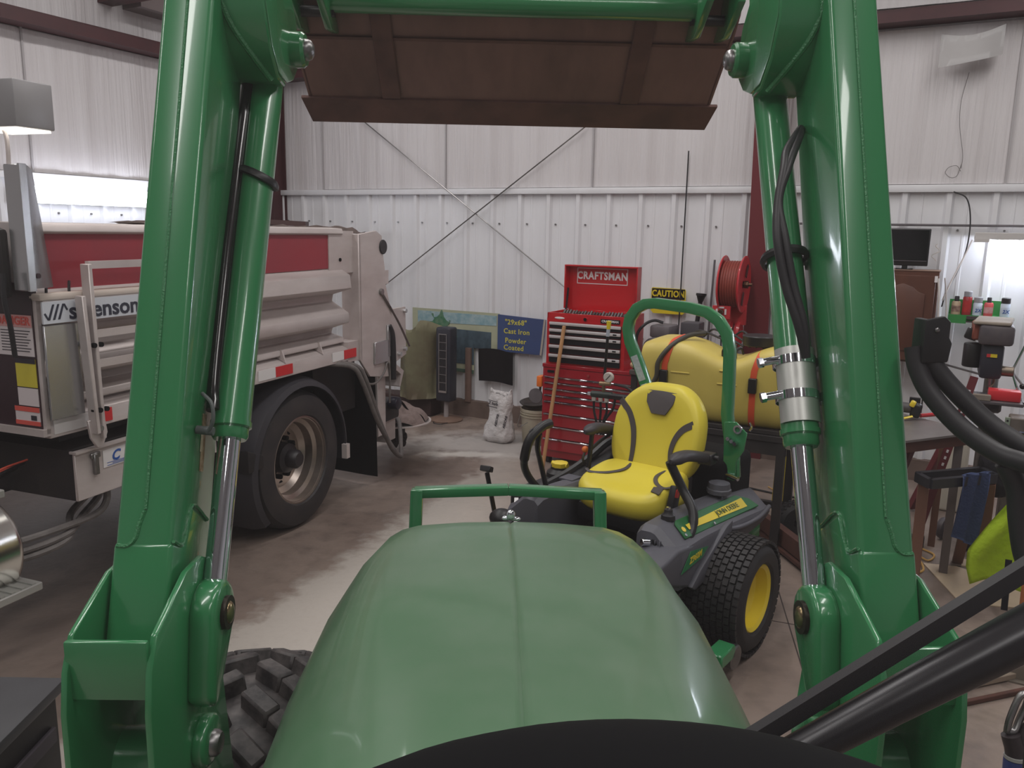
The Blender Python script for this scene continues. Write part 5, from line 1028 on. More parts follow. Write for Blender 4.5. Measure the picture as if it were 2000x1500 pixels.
# ---- items above the wall line
mb = MB(); mb.grid(lambda a, b: (-.225 + .40 * a, 6.95 - .06 * math.sin(a * PI), 3.36 - .23 * (1 - b) + .06 * (a * a) * (1 - b) - .05 * b * math.sin(PI * a) + .035 * a * b), 16, 4, .006)
solo('curved_white_panel', 'curved white plastic panel hung high on the upper wall', 'panel', mb, mat('plain_white_plastic', (226, 224, 224), .45), ROOM, (-.03, 6.95, 3.2), ang=60)
mb = MB(); mb.tube([V(-.02, 7.04, 3.10), V(-.05, 7.04, 2.9), V(-.04, 7.04, 2.72), V(-.0, 7.04, 2.52), V(.0, 7.04, 2.42)], .0022, 5); mb.tube([V(.0, 7.04, 2.40), V(-.03, 7.04, 2.44), V(-.08, 7.04, 2.43), V(-.10, 7.04, 2.39), V(-.06, 7.04, 2.355), V(-.02, 7.04, 2.37), V(0, 7.04, 2.45)], .0022, 5)
solo('hanging_wire', 'fine grey wire with a loose loop hanging below the curved panel', 'wire', mb, mat('fine_grey_wire', (120, 116, 116), .5), ROOM, (0, 7.04, 2.4))
del mb
# ================================================================== SPRAYER AND ITS TABLE
POLY = mat('yellow_poly_tank', (206, 186, 96), .42, noise=(2.5, .3), rgb2=(178, 150, 74))
ORS = mat('orange_strap_webbing', (214, 82, 46), .6)
DK = mat('grimy_dark_frame', (34, 30, 32), .65, noise=(8, .5), rgb2=(52, 42, 38))
TB = Thing('steel_table', 'dark steel table carrying the yellow sprayer tank behind the mower', 'table', ROOM, (-1.15, 5.2, 0))
mb = MB(); mb.box(-1.72, -.72, 4.86, 5.32, .69, .73); mb.bevel(.004, 1); TB.part('table_top', mb, DK)
mb = MB(); mb.box(-1.70, -.74, 4.87, 4.90, .61, .69); TB.part('apron', mb, DK)
for u in (-1.68, -.77):
    for v in (4.89, 5.29): mb = MB(); mb.box(u - .025, u + .025, v - .025, v + .025, 0, .69); TB.part('leg', mb, DK)
mb = MB(); mb.box(-1.68, -.77, 5.27, 5.31, .15, .19); TB.part('stretcher', mb, DK)
S_ = Thing('sprayer', 'yellow poly sprayer tank with orange straps, gauge and black manifold', 'sprayer', ROOM, (-1.15, 5.1, .73))
def tanksec(u):
    t = (u + 1.66) / .92
    end = min(1, min(t, 1 - t) * 9 + .25) ** .5
    sad = math.exp(-((u + 1.10) / .16) ** 2)
    top = 1.245 - .075 * sad + .012 * math.sin(t * 9)
    vm, hv = 5.08, .235 * (.88 + .12 * end)
    zc, hz = (.745 + top) / 2, (top - .745) / 2 * (.82 + .18 * end)
    r = []
    for i in range(40):
        a = 2 * PI * i / 40; c, s__ = math.cos(a), math.sin(a)
        r.append((u, vm + math.copysign(abs(c) ** .42, c) * hv - .02 * s__, zc + math.copysign(abs(s__) ** .5, s__) * hz))
    return r
mb = MB(); mb.quadring([tanksec(-1.66 + .92 * i / 40) for i in range(41)]); TK = S_.part('tank', mb, POLY, ang=60, label='yellow poly tank')
for u0, u1, z in ((-1.46, -1.34, 1.055), (-1.16, -1.06, 1.09), (-1.17, -1.05, 1.01)): mb = MB(); mb.box(u0, u1, 4.838, 4.86, z, z + .010); mb.bevel(.004, 2); S_.part('moulded_ridge', mb, POLY, TK)
mb = MB(); mb.box(-1.64, -.76, 4.87, 5.3, .731, .76); mb.bevel(.004, 1); S_.part('skid_tray', mb, DK)
for u in (-1.50, -.955):
    sec = tanksec(u); zmx = max(p[2] for p in sec)
    mb = MB(); rs = []
    for p in sec:
        q = V(*p); c = V(u, 5.08, 1.0); d_ = (q - c).normalized(); k = (u + .03 * (q.z > 1.1) * (q.z - 1.1) * 8)
        rs.append([V(k - .018, q.y, q.z) + d_ * .001, V(k + .018, q.y, q.z) + d_ * .001, V(k + .018, q.y, q.z) + d_ * .006, V(k - .018, q.y, q.z) + d_ * .006])
    mb.quadring(rs, cyc=True); st = S_.part('strap', mb, ORS, label='orange webbing strap')
    mb = MB(); mb.box(u - .024, u + .024, 4.815, 4.845, .98, 1.07); mb.bevel(.004, 1); S_.part('ratchet', mb, BLACKP, st)
    mb = MB(); mb.tube([V(u, 4.835, .80), V(u + .015, 4.825, .775), V(u + .005, 4.82, .755)], .007, 6); S_.part('strap_hook', mb, CHROME, st)
mb = MB(); mb.tube([V(-1.66, 4.90, .90), V(-1.60, 4.83, .94), V(-1.545, 4.825, 1.02), V(-1.535, 4.825, 1.12), V(-1.47, 4.86, 1.22), V(-1.40, 4.98, 1.275), V(-1.33, 5.1, 1.285)], .015, 10); S_.part('suction_hose', mb, mat('olive_black_hose', (64, 60, 52), .5))
mb = MB(); mb.cyl((-.98, 5.08, 1.235), (-.98, 5.08, 1.30), .10, .105, n=30); mb.bevel(.006, 1); LIDT = S_.part('tank_lid', mb, BLACKP)
for i in range(5): mb = MB(); mb.tube([V(-1.45 + .09 * i, 5.2, 1.25), V(-1.38 + .09 * i, 5.18, 1.29 + .015 * (i % 2)), V(-1.25 + .07 * i, 5.14, 1.26), V(-1.12 + .04 * i, 5.1, 1.22)], .007, 6); S_.part('top_hose', mb, BLACKR)
for u in (-1.17, -1.09): mb = MB(); mb.tube([V(u, 4.95, 1.165), V(u + .005, 4.93, 1.21), V(u + .03, 4.95, 1.225), V(u + .04, 4.97, 1.19)], .007, 6); S_.part('lid_clip', mb, BLACKP)
# manifold arm
mb = MB(); mb.cyl((-1.66, 5.12, .80), (-2.0, 5.2, .785), .022, n=14); mb.beam((-1.66, 5.12, .77), (-1.8, 5.15, .72), .03, .03); ARMS = S_.part('manifold_arm', mb, BLACKP)
mb = MB(); mb.cyl((-2.13, 5.2, .785), (-1.97, 5.2, .79), .024, n=16); mb.bevel(.004, 1); S_.part('manifold', mb, mat('green_black_plastic', (34, 46, 42), .45), ARMS)
mb = MB(); mb.cyl((-1.985, 5.2, .79), (-1.955, 5.2, .79), .020, n=12); S_.part('end_fitting', mb, mat('worn_brass', (150, 128, 100), .35, .8), ARMS)
mb = MB(); mb.cyl((-2.155, 5.2, .785), (-2.13, 5.2, .785), .014, n=12); S_.part('hose_barb', mb, CHROME, ARMS)
for i, u in enumerate((-2.105, -2.055, -2.01)):
    mb = MB(); mb.cyl((u, 5.19, .74), (u, 5.19, .765), .017, n=8); S_.part('outlet_nut', mb, mat('pale_grey_nut', (176, 170, 164), .4), ARMS)
    mb = MB(); mb.tube([V(u, 5.19, .74), V(u + .004, 5.19, .67), V(u * .6 + -2.05 * .4, 5.19, .60), V(u * .5 - 1.02, 5.2, .50)], .009, 8); S_.part('outlet_hose', mb, BLACKR, ARMS)
mb = MB(); mb.tube([V(-1.95, 5.2, .79), V(-1.96, 5.19, .70), V(-2.02, 5.19, .60), V(-2.03, 5.2, .50)], .009, 8); S_.part('outlet_hose', mb, BLACKR, ARMS)
mb = MB(); mb.cyl((-2.04, 5.2, .80), (-2.04, 5.2, .88), .012, n=10); mb.cyl((-2.07, 5.2, .865), (-1.99, 5.2, .87), .016, n=12); S_.part('gauge_fitting', mb, MATS['worn_brass'], ARMS)
mb = MB(); mb.cyl((-2.005, 5.185, .915), (-2.005, 5.215, .915), .036, n=28); mb.bevel(.004, 1); GG = S_.part('pressure_gauge', mb, mat('pale_gauge_face', (190, 184, 178), .35), label='round pale pressure gauge')
mb = MB(); mb.obox((-2.005, 5.183, .915), (.004, .002, .05), (0, .7, 0)); S_.part('gauge_needle', mb, BLACKP, GG)
mb = MB(); mb.tube([V(-1.96, 5.2, .87), V(-1.86, 5.18, .86), V(-1.78, 5.15, .82), V(-1.70, 5.12, .80)], .009, 8); S_.part('feed_hose', mb, BLACKR, ARMS)
mb = MB(); mb.cyl((-2.045, 5.22, .90), (-2.025, 5.2, 1.20), .010, n=10); WA = S_.part('spray_wand', mb, BLACKP)
mb = MB(); mb.cyl((-2.025, 5.2, 1.20), (-2.022, 5.2, 1.25), .013, n=10); S_.part('wand_sleeve', mb, mat('pale_blue_grip', (170, 176, 190), .5), WA)
mb = MB(); mb.cyl((-2.022, 5.2, 1.25), (-2.02, 5.2, 1.305), .014, .018, n=8); S_.part('wand_tip', mb, YS_, WA, label='yellow wand tip')
# leaning items near the table
LV = Thing('spirit_level', 'yellow level with black windows standing on the floor right of the table', 'level', ROOM, (-.91, 5.78, .0))
mb = MB(); mb.beam((-.91, 5.78, .0), (-.91, 5.86, .68), .075, .03, up=(0, -1, 0)); mb.bevel(.003, 1); LV.part('level_body', mb, YS_)
for i, t in enumerate((.22, .30, .42, .48, .54, .60, .66, .74, .82)):
    z = .68 * t; mb = MB(); mb.obox((-.905, 5.755 + .08 * t, z), (.034, .012, .030 if i else .012), (-.117, 0, 0)); LV.part('window', mb, BLKD)

mb = MB(); mb.cyl((-1.30, 6.45, .0), (-1.24, 6.60, .95), .02, n=12); OS = Thing('orange_stick', 'orange wooden stick leaning beneath the sprayer table', 'stick', ROOM, (-1.3, 6.45, 0)); OS.part('shaft', mb, WOOD2)
mb = MB(); mb.cyl((-1.281, 6.498, .30), (-1.273, 6.516, .42), .022, n=12); OS.part('paper_sleeve', mb, WL_, label='white paper sleeve')
mb = MB()
mb.box(-1.62, -1.42, 6.05, 6.30, 0, .30); mb.bevel(.03, 2); solo('greasy_toolbox', 'greasy dark box on the floor under the sprayer table', 'box', mb, DK, ROOM, (-1.5, 6.2, 0))
# rusty ramp with knobby tyre
RA = Thing('rusty_trailer_frame', 'rusty brown steel frame with a knobby tyre on the floor behind the mower', 'trailer', ROOM, (-.7, 5.0, 0))
BRN = mat('rusty_brown_steel', (92, 56, 46), .7, noise=(8, .6), rgb2=(50, 32, 30))
mb = MB(); mb.beam((-.98, 5.27, .10), (-.44, 4.55, .10), .05, .10); mb.beam((-.98, 5.27, .03), (-.44, 4.55, .03), .09, .02); RA.part('side_rail', mb, BRN)
mb = MB(); mb.beam((-.80, 5.45, .12), (-.25, 4.75, .12), .03, .08); RA.part('side_rail', mb, BRN)
mb = MB(); mb.beam((-.95, 5.28, .16), (-.72, 5.42, .16), .03, .03); RA.part('cross_bar', mb, BLACKM)
mb = MB(); ax_ = V(.55, -.72, 0).normalized(); mb.lathe([(.03, -.05), (.10, -.05), (.125, -.03), (.125, .03), (.10, .05), (.03, .05)], (-.70, 5.17, .125), ax_, 30, closed=True); kt = RA.part('knobby_tyre', mb, TURF)
mb = MB(); xx, yy = axes(ax_)
for i in range(26):
    for k in (-1, 0, 1):
        a = 2 * PI * (i + .5 * (k % 2)) / 26; e = xx * math.cos(a) + yy * math.sin(a); mb.ball(V(-.70, 5.17, .125) + e * .124 + ax_ * .026 * k, .011, 6, 4)
o = RA.part('tyre_knobs', mb, TURF, kt); o['kind'] = 'stuff'
# ================================================================== RIGHT-HAND SIDE
TV = Thing('television', 'small black flat television standing on the wooden cabinet', 'television', ROOM, (-.29, 6.86, 1.66))
mb = MB(); mb.box(-.46, -.145, 6.84, 6.88, 1.70, 1.975); mb.bevel(.006, 2); TV.part('tv_case', mb, BLACKP)
mb = MB(); mb.box(-.45, -.155, 6.836, 6.841, 1.745, 1.965); TV.part('tv_screen', mb, mat('black_screen', (12, 12, 16), .12))
mb = MB(); mb.box(-.45, -.155, 6.835, 6.839, 1.735, 1.739); TV.part('screen_trim', mb, mat('grey_trim', (96, 92, 98), .4))
mb = MB(); mb.box(-.36, -.24, 6.80, 6.92, 1.672, 1.682); mb.box(-.32, -.28, 6.86, 6.88, 1.68, 1.71); mb.bevel(.003, 1); TV.part('tv_stand', mb, BLACKG)
CA = Thing('wall_cabinet', 'brown wooden wall cabinet with an arched door panel below the television', 'cabinet', ROOM, (-.25, 6.85, 1.0))
OAK = mat('reddish_brown_cabinet_wood', (96, 58, 44), .4, noise=(3, .5), rgb2=(62, 34, 28), stretch=(2.5, 2.5, .5))
mb = MB(); mb.box(-.52, -.055, 6.74, 7.04, .985, 1.67); mb.bevel(.004, 1); CA.part('carcase', mb, OAK)
mb = MB(); mb.box(-.50, -.075, 6.722, 6.74, 1.0, 1.635); mb.bevel(.003, 1); DR = CA.part('door', mb, OAK)
pp = [(-.44, 1.07), (-.135, 1.07), (-.135, 1.50), (-.18, 1.515), (-.22, 1.55), (-.29, 1.575), (-.36, 1.55), (-.40, 1.515), (-.44, 1.50)]
mb = MB(); mb.prism(pp, 'xz', 6.712, 6.724); mb.bevel(.006, 2); CA.part('raised_panel', mb, OAK, DR)
mb = MB(); mb.box(-.52, -.05, 6.735, 7.04, 1.668, 1.672); CA.part('top_edge', mb, mat('pale_cabinet_edge', (150, 120, 104), .5))
# cords beside the cabinet
WHC = mat('white_cord', (206, 200, 196), .5)
mb = MB(); mb.tube([V(-.06, 6.70, 1.62), V(-.045, 6.69, 1.50), V(-.035, 6.70, 1.36), V(-.02, 6.70, 1.22), V(-.03, 6.70, 1.12), V(-.07, 6.70, 1.13)], .007, 8); solo('white_power_cord', 'white power cord looping down beside the wooden cabinet', 'cord', mb, WHC, ROOM, (0, 6.85, 1.1), group='white cords beside the wooden cabinet')
mb = MB(); mb.tube([V(-.02, 6.82, 1.62), V(.0, 6.84, 1.50), V(.018, 6.83, 1.33), V(.01, 6.84, 1.20), V(.0, 6.9, 1.05), V(-.02, 6.9, .9)], .005, 8); solo('white_power_cord', 'second thinner white cord bowing out towards the spray cans', 'cord', mb, WHC, ROOM, (.03, 6.9, .9), group='white cords beside the wooden cabinet')
mb = MB(); mb.box(-.085, -.065, 6.70, 6.722, 1.59, 1.635); solo('white_plug', 'white plug at the top right of the wooden cabinet', 'plug', mb, WL_, ROOM, (-.075, 6.71, 1.59))
mb = MB(); mb.tube([V(-.03, 7.0, 2.25), V(.06, 6.98, 2.20), V(.10, 6.97, 2.05), V(.10, 6.96, 1.85), V(.06, 6.95, 1.68), V(.0, 6.93, 1.52), V(-.02, 6.92, 1.40)], .005, 8); solo('black_wall_cable', 'black cable curving down the wall right of the television', 'cable', mb, BLACKR, ROOM, (.1, 6.97, 1.4))
mb = MB(); mb.tube([V(.13, 6.96, 1.90), V(.08, 6.95, 1.75), V(.02, 6.93, 1.58), V(-.02, 6.9, 1.45)], .006, 8); solo('white_lamp_cord', 'white cord slanting from the strip lamp to the cabinet', 'cord', mb, WHC, ROOM, (.1, 6.95, 1.45))
mb = MB(); mb.tube([V(.02 * math.cos(t) - .115 + .003 * t, 6.90, 1.74 + .012 * t) for t in [i * .8 for i in range(14)]], .003, 5, 3); solo('coiled_cord', 'thin coiled white cord hanging right of the television', 'cord', mb, WHC, ROOM, (-.11, 6.9, 1.75))
# conduit line on the wall
mb = MB(); mb.cyl((-1.25, 7.03, 2.005), (2.2, 7.03, 2.005), .009, n=8); solo('wall_conduit', 'thin grey conduit running along the right wall above the television', 'conduit', mb, GRM, ROOM, (0, 7.03, 2.0))
mb = MB(); mb.cyl((-.06, 6.95, .985), (.30, 6.55, .96), .008, n=8); solo('thin_rail', 'thin pale metal rail from the wooden cabinet to the drill press', 'rail', mb, STEEL, ROOM, (0, 6.9, .98))
# strip lamp over the workbench
LP = Thing('strip_lamp', 'white under-shelf strip lamp glowing on the right wall', 'lamp', ROOM, (.9, 6.95, 1.95))
mb = MB(); mb.box(.14, 1.60, 6.87, 7.0, 1.905, 1.955); mb.bevel(.004, 1); LP.part('lamp_housing', mb, mat('white_lamp_housing', (196, 192, 190), .5))
mb = MB(); mb.box(.14, .235, 6.855, 6.88, 1.885, 1.91); LP.part('end_bracket', mb, MATS['white_lamp_housing'])
mb = MB(); mb.cyl((.26, 6.91, 1.885), (1.55, 6.91, 1.885), .016, n=12); LP.part('tube', mb, mat('glowing_tube', (235, 242, 255), .4, emit=60), label='glowing white tube')
# tube lamp on the left wall
LL = Thing('tube_lamp', 'twin-tube fluorescent lamp glowing on the left wall above the truck body', 'lamp', ROOM, (-6.76, 4.8, 2.08))
mb = MB(); mb.box(-6.80, -6.75, 4.05, 5.42, 2.06, 2.18); mb.bevel(.01, 1); LL.part('lamp_housing', mb, MATS['white_lamp_housing'])
for z in (2.165, 2.085): mb = MB(); mb.cyl((-6.72, 4.10, z), (-6.72, 5.38, z), .030, n=12); LL.part('tube', mb, mat('bright_tube', (240, 244, 255), .4, emit=14), label='glowing white tube')
# green magnetic shelf with cans
SH = Thing('green_shelf', 'green metal shelf holding spray cans on the right wall', 'shelf', ROOM, (.23, 6.9, 1.3))
GSH = mat('light_green_shelf_paint', (56, 140, 72), .4)
mb = MB(); mb.box(.03, .42, 6.86, 6.97, 1.345, 1.352); SH.part('shelf_plate', mb, GSH)
mb = MB(); mb.box(.03, .15, 6.855, 6.86, 1.29, 1.352); SH.part('front_lip', mb, GSH); mb = MB(); mb.box(.27, .42, 6.855, 6.86, 1.29, 1.352); SH.part('front_lip', mb, GSH)
mb = MB(); mb.box(.03, .42, 6.97, 6.976, 1.29, 1.46); SH.part('back_plate', mb, GSH)
mb = MB(); mb.box(.15, .27, 6.84, 6.86, 1.325, 1.348); mb.box(.15, .27, 6.85, 6.86, 1.30, 1.31); SH.part('tool_rail', mb, mat('dark_rail', (70, 60, 62), .5))
def can(u, lab, body, cap, capw, h, ct=None):
    t = Thing('spray_can', lab, 'spray can', ROOM, (u, 6.90, 1.353), group='spray cans on the green shelf')
    r = .031
    mb = MB(); mb.lathe([(0, 0), (r, 0), (r, h), (r * .8, h + .012), (0, h + .012)], (u, 6.90, 1.353), (0, 0, 1), 24, closed=True); t.part('can_body', mb, body)
    mb = MB(); mb.lathe([(0, h + .01), (capw, h + .01), (capw, h + .045), (capw * .85, h + .05), (0, h + .05)], (u, 6.90, 1.353), (0, 0, 1), 20, closed=True); t.part('cap', mb, cap)
    if ct:
        mb = MB(); rs = []
        for i in range(13):
            a = R(200 + 140 * i / 12); rs.append([(u + (r + .0006) * math.cos(a), 6.90 + (r + .0006) * math.sin(a), 1.353 + z) for z in (.02, h - .02)])
        mb.quadring(rs, close=False, caps=False); t.part('label_band', mb, ct[1], label=ct[2])
        if ct[0]: mb = MB(); mb.text(ct[0], face_M((u + .004, 6.8675, 1.353 + h * .42), (1, 0, 0), (0, 0, 1)), .036, .0006, .0006, shear=.15); t.part('lettering', mb, ct[3])
    return t
PB_ = mat('pale_blue_label', (196, 208, 224), .4); GCP = mat('grey_cap', (150, 150, 156), .4); BCP = mat('black_cap', (40, 38, 42), .4)
can(.075, 'cream and brown spray can with a narrow black cap, leftmost on the green shelf', mat('cream_can', (190, 168, 142), .35), BCP, .016, .085, ('', mat('cream_brown_label', (176, 150, 136), .4, noise=(40, .8), rgb2=(96, 62, 54)), 'mottled brown label', None))
can(.145, 'tall dark red spray can with a grey cap on the green shelf', mat('red_can', (150, 40, 44), .35), GCP, .028, .125, ('', mat('dark_red_label', (186, 50, 50), .4, noise=(30, .6), rgb2=(110, 30, 34)), 'red label', None))
can(.215, 'white spray can with a grey cap and blue 2X between two red cans', PB_, GCP, .029, .085, ('2X', PB_, 'pale label', BLUE))
can(.285, 'red and white spray can with a narrow dark cap', mat('red_white_can', (200, 80, 84), .35), BCP, .015, .085, ('', mat('white_red_label', (214, 170, 172), .4, noise=(30, .6), rgb2=(204, 60, 66)), 'white label with red print', None))
can(.39, 'white spray can with a wide black cap at the right end of the green shelf', PB_, BCP, .030, .088, ('2X', PB_, 'pale label', BLUE))
# drill press
DP = Thing('drill_press', 'old grey drill press with three-armed feed handle at the right', 'drill press', ROOM, (.31, 5.82, 0))
DGR = mat('worn_dark_grey_paint', (70, 64, 70), .5, noise=(9, .5), rgb2=(110, 100, 98)); DGY = mat('dusty_tan_cover', (150, 138, 126), .7, noise=(6, .4))
mb = MB(); mb.box(.22, .46, 5.76, 6.02, 0, .05); mb.bevel(.01, 2); DP.part('press_base', mb, DGR)
mb = MB(); mb.cyl((.31, 5.90, .05), (.31, 5.90, 1.25), .04, n=24); DP.part('press_column', mb, STEEL)
mb = MB(); mb.box(.20, .385, 5.60, 6.02, 1.28, 1.40); mb.bevel(.02, 2); DP.part('belt_housing', mb, DGR)
mb = MB(); mb.prism([(.16, 5.62), (.36, 5.60), (.40, 6.02), (.20, 6.05)], 'xy', 1.40, 1.42); mb.bevel(.006, 1); DP.part('housing_lid', mb, DGY)
mb = MB(); mb.box(.165, .22, 5.66, 5.95, 1.30, 1.40); mb.bevel(.01, 1); DP.part('housing_side', mb, mat('red_brown_side', (130, 66, 52), .5))
mb = MB(); mb.box(.225, .345, 5.64, 5.93, 1.07, 1.285); mb.bevel(.02, 2); HDp = DP.part('head_casting', mb, mat('blue_black_casting', (38, 38, 50), .45))
mb = MB(); mb.box(.275, .31, 5.632, 5.64, 1.205, 1.225); DP.part('switch', mb, YS_, HDp, label='small yellow switch'); mb = MB(); mb.box(.255, .275, 5.633, 5.64, 1.205, 1.225); DP.part('switch_side', mb, REEL, HDp)
mb = MB(); mb.cyl((.19, 5.78, 1.12), (.19, 5.78, 1.27), .06, n=20); mb.bevel(.01, 2); DP.part('motor', mb, BLACKP)
mb = MB(); mb.obox((.165, 5.72, 1.33), (.07, .04, .07), (0, .3, 0)); mb.bevel(.01, 2); DP.part('knob_box', mb, BLACKP)
mb = MB(); mb.cyl((.33, 5.70, 1.12), (.41, 5.70, 1.12), .032, n=20); mb.bevel(.004, 1); HBp = DP.part('feed_hub', mb, mat('dull_bronze', (120, 108, 96), .4, .7))
for dy, dz in ((-.02, .24), (.10, -.09), (-.09, -.19)):
    mb = MB(); mb.cyl((.40, 5.70, 1.12), (.44 + .03, 5.70 + dy * .4, 1.12 + dz * .95), .007, n=8); st = DP.part('feed_handle', mb, CHROME, HBp)
    mb = MB(); mb.ball((.47, 5.70 + dy * .4, 1.12 + dz), .019, 12, 8); DP.part('handle_ball', mb, BLACKG, HBp)
mb = MB(); mb.cyl((.285, 5.72, 1.0), (.285, 5.72, 1.07), .022, n=14); DP.part('chuck', mb, STEEL)
mb = MB(); mb.box(.17, .47, 5.52, 5.85, .935, .955); mb.bevel(.004, 1); TBp = DP.part('press_table', mb, DGR)
mb = MB(); mb.box(.165, .30, 5.52, 5.56, .955, .99); mb.bevel(.003, 1); DP.part('fence_bar', mb, DGY, TBp)
mb = MB(); mb.obox((.33, 5.88, .88), (.10, .12, .10)); mb.bevel(.015, 1); DP.part('table_bracket', mb, DGR)
mb = MB(); mb.tube([V(.285, 5.80, 1.15), V(.31, 5.74, 1.10), V(.315, 5.72, 1.04), V(.29, 5.70, 1.01)], .006, 6); DP.part('tan_tube', mb, mat('tan_tube', (160, 146, 120), .5))
RB = MB(); RB.box(.285, .455, 5.56, 5.66, .956, 1.02); RB.bevel(.008, 2); solo('red_tool_case', 'small red plastic case lying on the drill press table', 'case', RB, mat('bright_red_case', (206, 44, 52), .4), ROOM, (.37, 5.61, .956))
SA = Thing('slotted_angle', 'dark red slotted steel angle leaning left of the drill press', 'angle iron', ROOM, (.1, 5.7, 0))
mb = MB(); mb.beam((-.02, 5.43, .0), (.20, 5.49, 1.10), .045, .004, up=(0, -1, 0)); SA.part('angle_flange', mb, PRIMER2)
for i in range(12):
    t = .50 + .038 * i; p = V(-.02 + .22 * t, 5.43 + .06 * t - .004, 1.10 * t); mb = MB(); mb.obox(p, (.012, .004, .018), (0, .22, 0)); SA.part('slot', mb, WL_)
# electric heater / panel box under the press
EB = Thing('electrical_box', 'grey-brown electrical box with a wire handle below the drill press table', 'box', ROOM, (.45, 5.45, .5))
mb = MB(); mb.box(.40, .58, 5.36, 5.50, .0, .90); mb.bevel(.006, 1); EB.part('box_case', mb, mat('grey_brown_case', (108, 98, 90), .6, noise=(4, .5)))
mb = MB(); mb.tube([V(.50, 5.362, .82), V(.425, 5.34, .82), V(.42, 5.34, .745), V(.50, 5.362, .74)], .006, 8, 2); EB.part('wire_handle', mb, CHROME)
mb = MB(); mb.box(.375, .40, 5.352, 5.37, .70, .90); EB.part('perforated_strip', mb, mat('pale_green_strip', (140, 152, 134), .5))
for i in range(5): mb = MB(); mb.cyl((.387, 5.353, .73 + .038 * i), (.387, 5.350, .73 + .038 * i), .006, n=8); EB.part('strip_hole', mb, BLKD)
mb = MB(); mb.box(.50, .80, 5.05, 5.10, .0, 1.28); mb.bevel(.01, 1); solo('blue_grey_cabinet', 'blue-grey metal cabinet edge at the far right behind the wooden pole', 'cabinet', mb, mat('blue_grey_paint', (104, 112, 128), .5), ROOM, (.65, 5.07, 0))
# standing wooden pole with metal foot
PO2 = Thing('wooden_pole', 'upright orange-brown wooden pole with a metal foot at the right edge', 'pole', ROOM, (.44, 3.93, 0))
mb = MB(); mb.cyl((.445, 3.95, .01), (.415, 3.955, 1.215), .0155, n=14); mb.bevel(.003, 1); PO2.part('pole', mb, WOOD2)
mb = MB(); mb.prism([(.40, .0), (.435, .12), (.45, .12), (.50, .0)], 'xz', 3.93, 3.937); mb.box(.39, .51, 3.90, 3.99, 0, .008); mb.cyl((.4445, 3.95, .008), (.443, 3.95, .11), .019, n=12); PO2.part('pole_foot', mb, mat('bare_grey_bracket', (130, 122, 112), .5, .4))
mb = MB(); mb.beam((-.05, 3.42, .02), (.75, 4.28, .02), .03, .028); mb.bevel(.003, 1); solo('floor_strip', 'long pale metal channel lying on the floor at lower right', 'channel', mb, mat('pale_metal_channel', (168, 152, 136), .5, .3), ROOM, (.3, 3.8, 0))
mb = MB(); mb.beam((.02, 3.36, .012), (.82, 4.20, .012), .02, .022); mb.bevel(.003, 1); solo('dark_floor_bar', 'dark brown bar lying on the floor in front of the pale channel', 'bar', mb, BRN, ROOM, (.4, 3.8, 0))
# steel workbench
def XY(u, v): return (u, v)
ea, eb = V(-.61, -.79, 0), V(-.79, .61, 0); A0 = V(.235, 5.09, 0)
WBn = Thing('steel_workbench', 'steel-topped workbench with brown apron at right', 'workbench', ROOM, (0, 5, 0))
BT = mat('scratched_steel_top', (140, 134, 132), .38, .45, noise=(4, .5), rgb2=(104, 94, 92), bump=(30, .15, .003))
def slab(o, p, q, z0, z1): return [[o + V(0, 0, z0), o + p + V(0, 0, z0), o + p + q + V(0, 0, z0), o + q + V(0, 0, z0)], [o + V(0, 0, z1), o + p + V(0, 0, z1), o + p + q + V(0, 0, z1), o + q + V(0, 0, z1)]]
mb = MB(); mb.quadring(slab(A0, ea * .62, eb * .52, .838, .85)); WBn.part('bench_top', mb, BT)
mb = MB(); mb.quadring(slab(A0 + eb * .02 + ea * .02, ea * .58, eb * .03, .775, .838)); WBn.part('apron', mb, BRN)
for p in (A0 + ea * .06 + eb * .06, A0 + ea * .56 + eb * .06, A0 + ea * .06 + eb * .46, A0 + ea * .56 + eb * .46):
    mb = MB(); mb.box(p.x - .022, p.x + .022, p.y - .022, p.y + .022, 0, .775); WBn.part('leg', mb, mat('grey_angle_leg', (108, 98, 98), .5, .3))
mb = MB(); mb.beam(A0 + ea * .10 + eb * .3 + V(0, 0, .80), A0 + ea * .45 + eb * .25 + V(0, 0, .20), .05, .04); WBn.part('diagonal_brace', mb, PRIMER2)
# grinder on the bench
GR = Thing('angle_grinder', 'yellow and black cordless grinder lying on the steel workbench', 'grinder', ROOM, (-.10, 5.25, .85))
mb = MB(); mb.cyl((-.28, 5.25, .92), (-.11, 5.25, .915), .032, .030, n=18); mb.bevel(.006, 1); GR.part('grinder_body', mb, mat('grey_black_body', (70, 66, 68), .5))
mb = MB(); mb.obox((-.085, 5.25, .905), (.055, .06, .085), (0, .2, 0)); mb.bevel(.014, 3); GR.part('gear_head', mb, BLACKP)
mb = MB(); mb.obox((-.105, 5.235, .945), (.03, .05, .035), (0, .4, 0)); mb.bevel(.008, 2); GR.part('yellow_collar', mb, YELR)
mb = MB(); mb.tube([V(-.24, 5.20, .862), V(-.16, 5.18, .86), V(-.10, 5.20, .875)], .012, 8, flat=.6); GR.part('yellow_guard', mb, YELR)
mb = MB(); mb.obox((-.20, 5.26, .875), (.10, .05, .045)); mb.bevel(.01, 1); GR.part('pale_switch_housing', mb, GRM)
mb = MB(); mb.cyl((-.06, 5.28, .87), (.03, 5.36, .875), .012, n=10); solo('red_screwdriver', 'red-handled tool lying beyond the grinder', 'screwdriver', mb, REEL, ROOM, (0, 5.3, .86))
mb = MB(); mb.cyl((-.06, 5.42, .86), (-.06, 5.42, .99), .004, n=6); mb.obox((-.10, 5.42, .93), (.06, .03, .04)); solo('small_stand', 'small black wire stand at the back of the steel workbench', 'stand', mb, BLACKP, ROOM, (-.08, 5.42, .86))
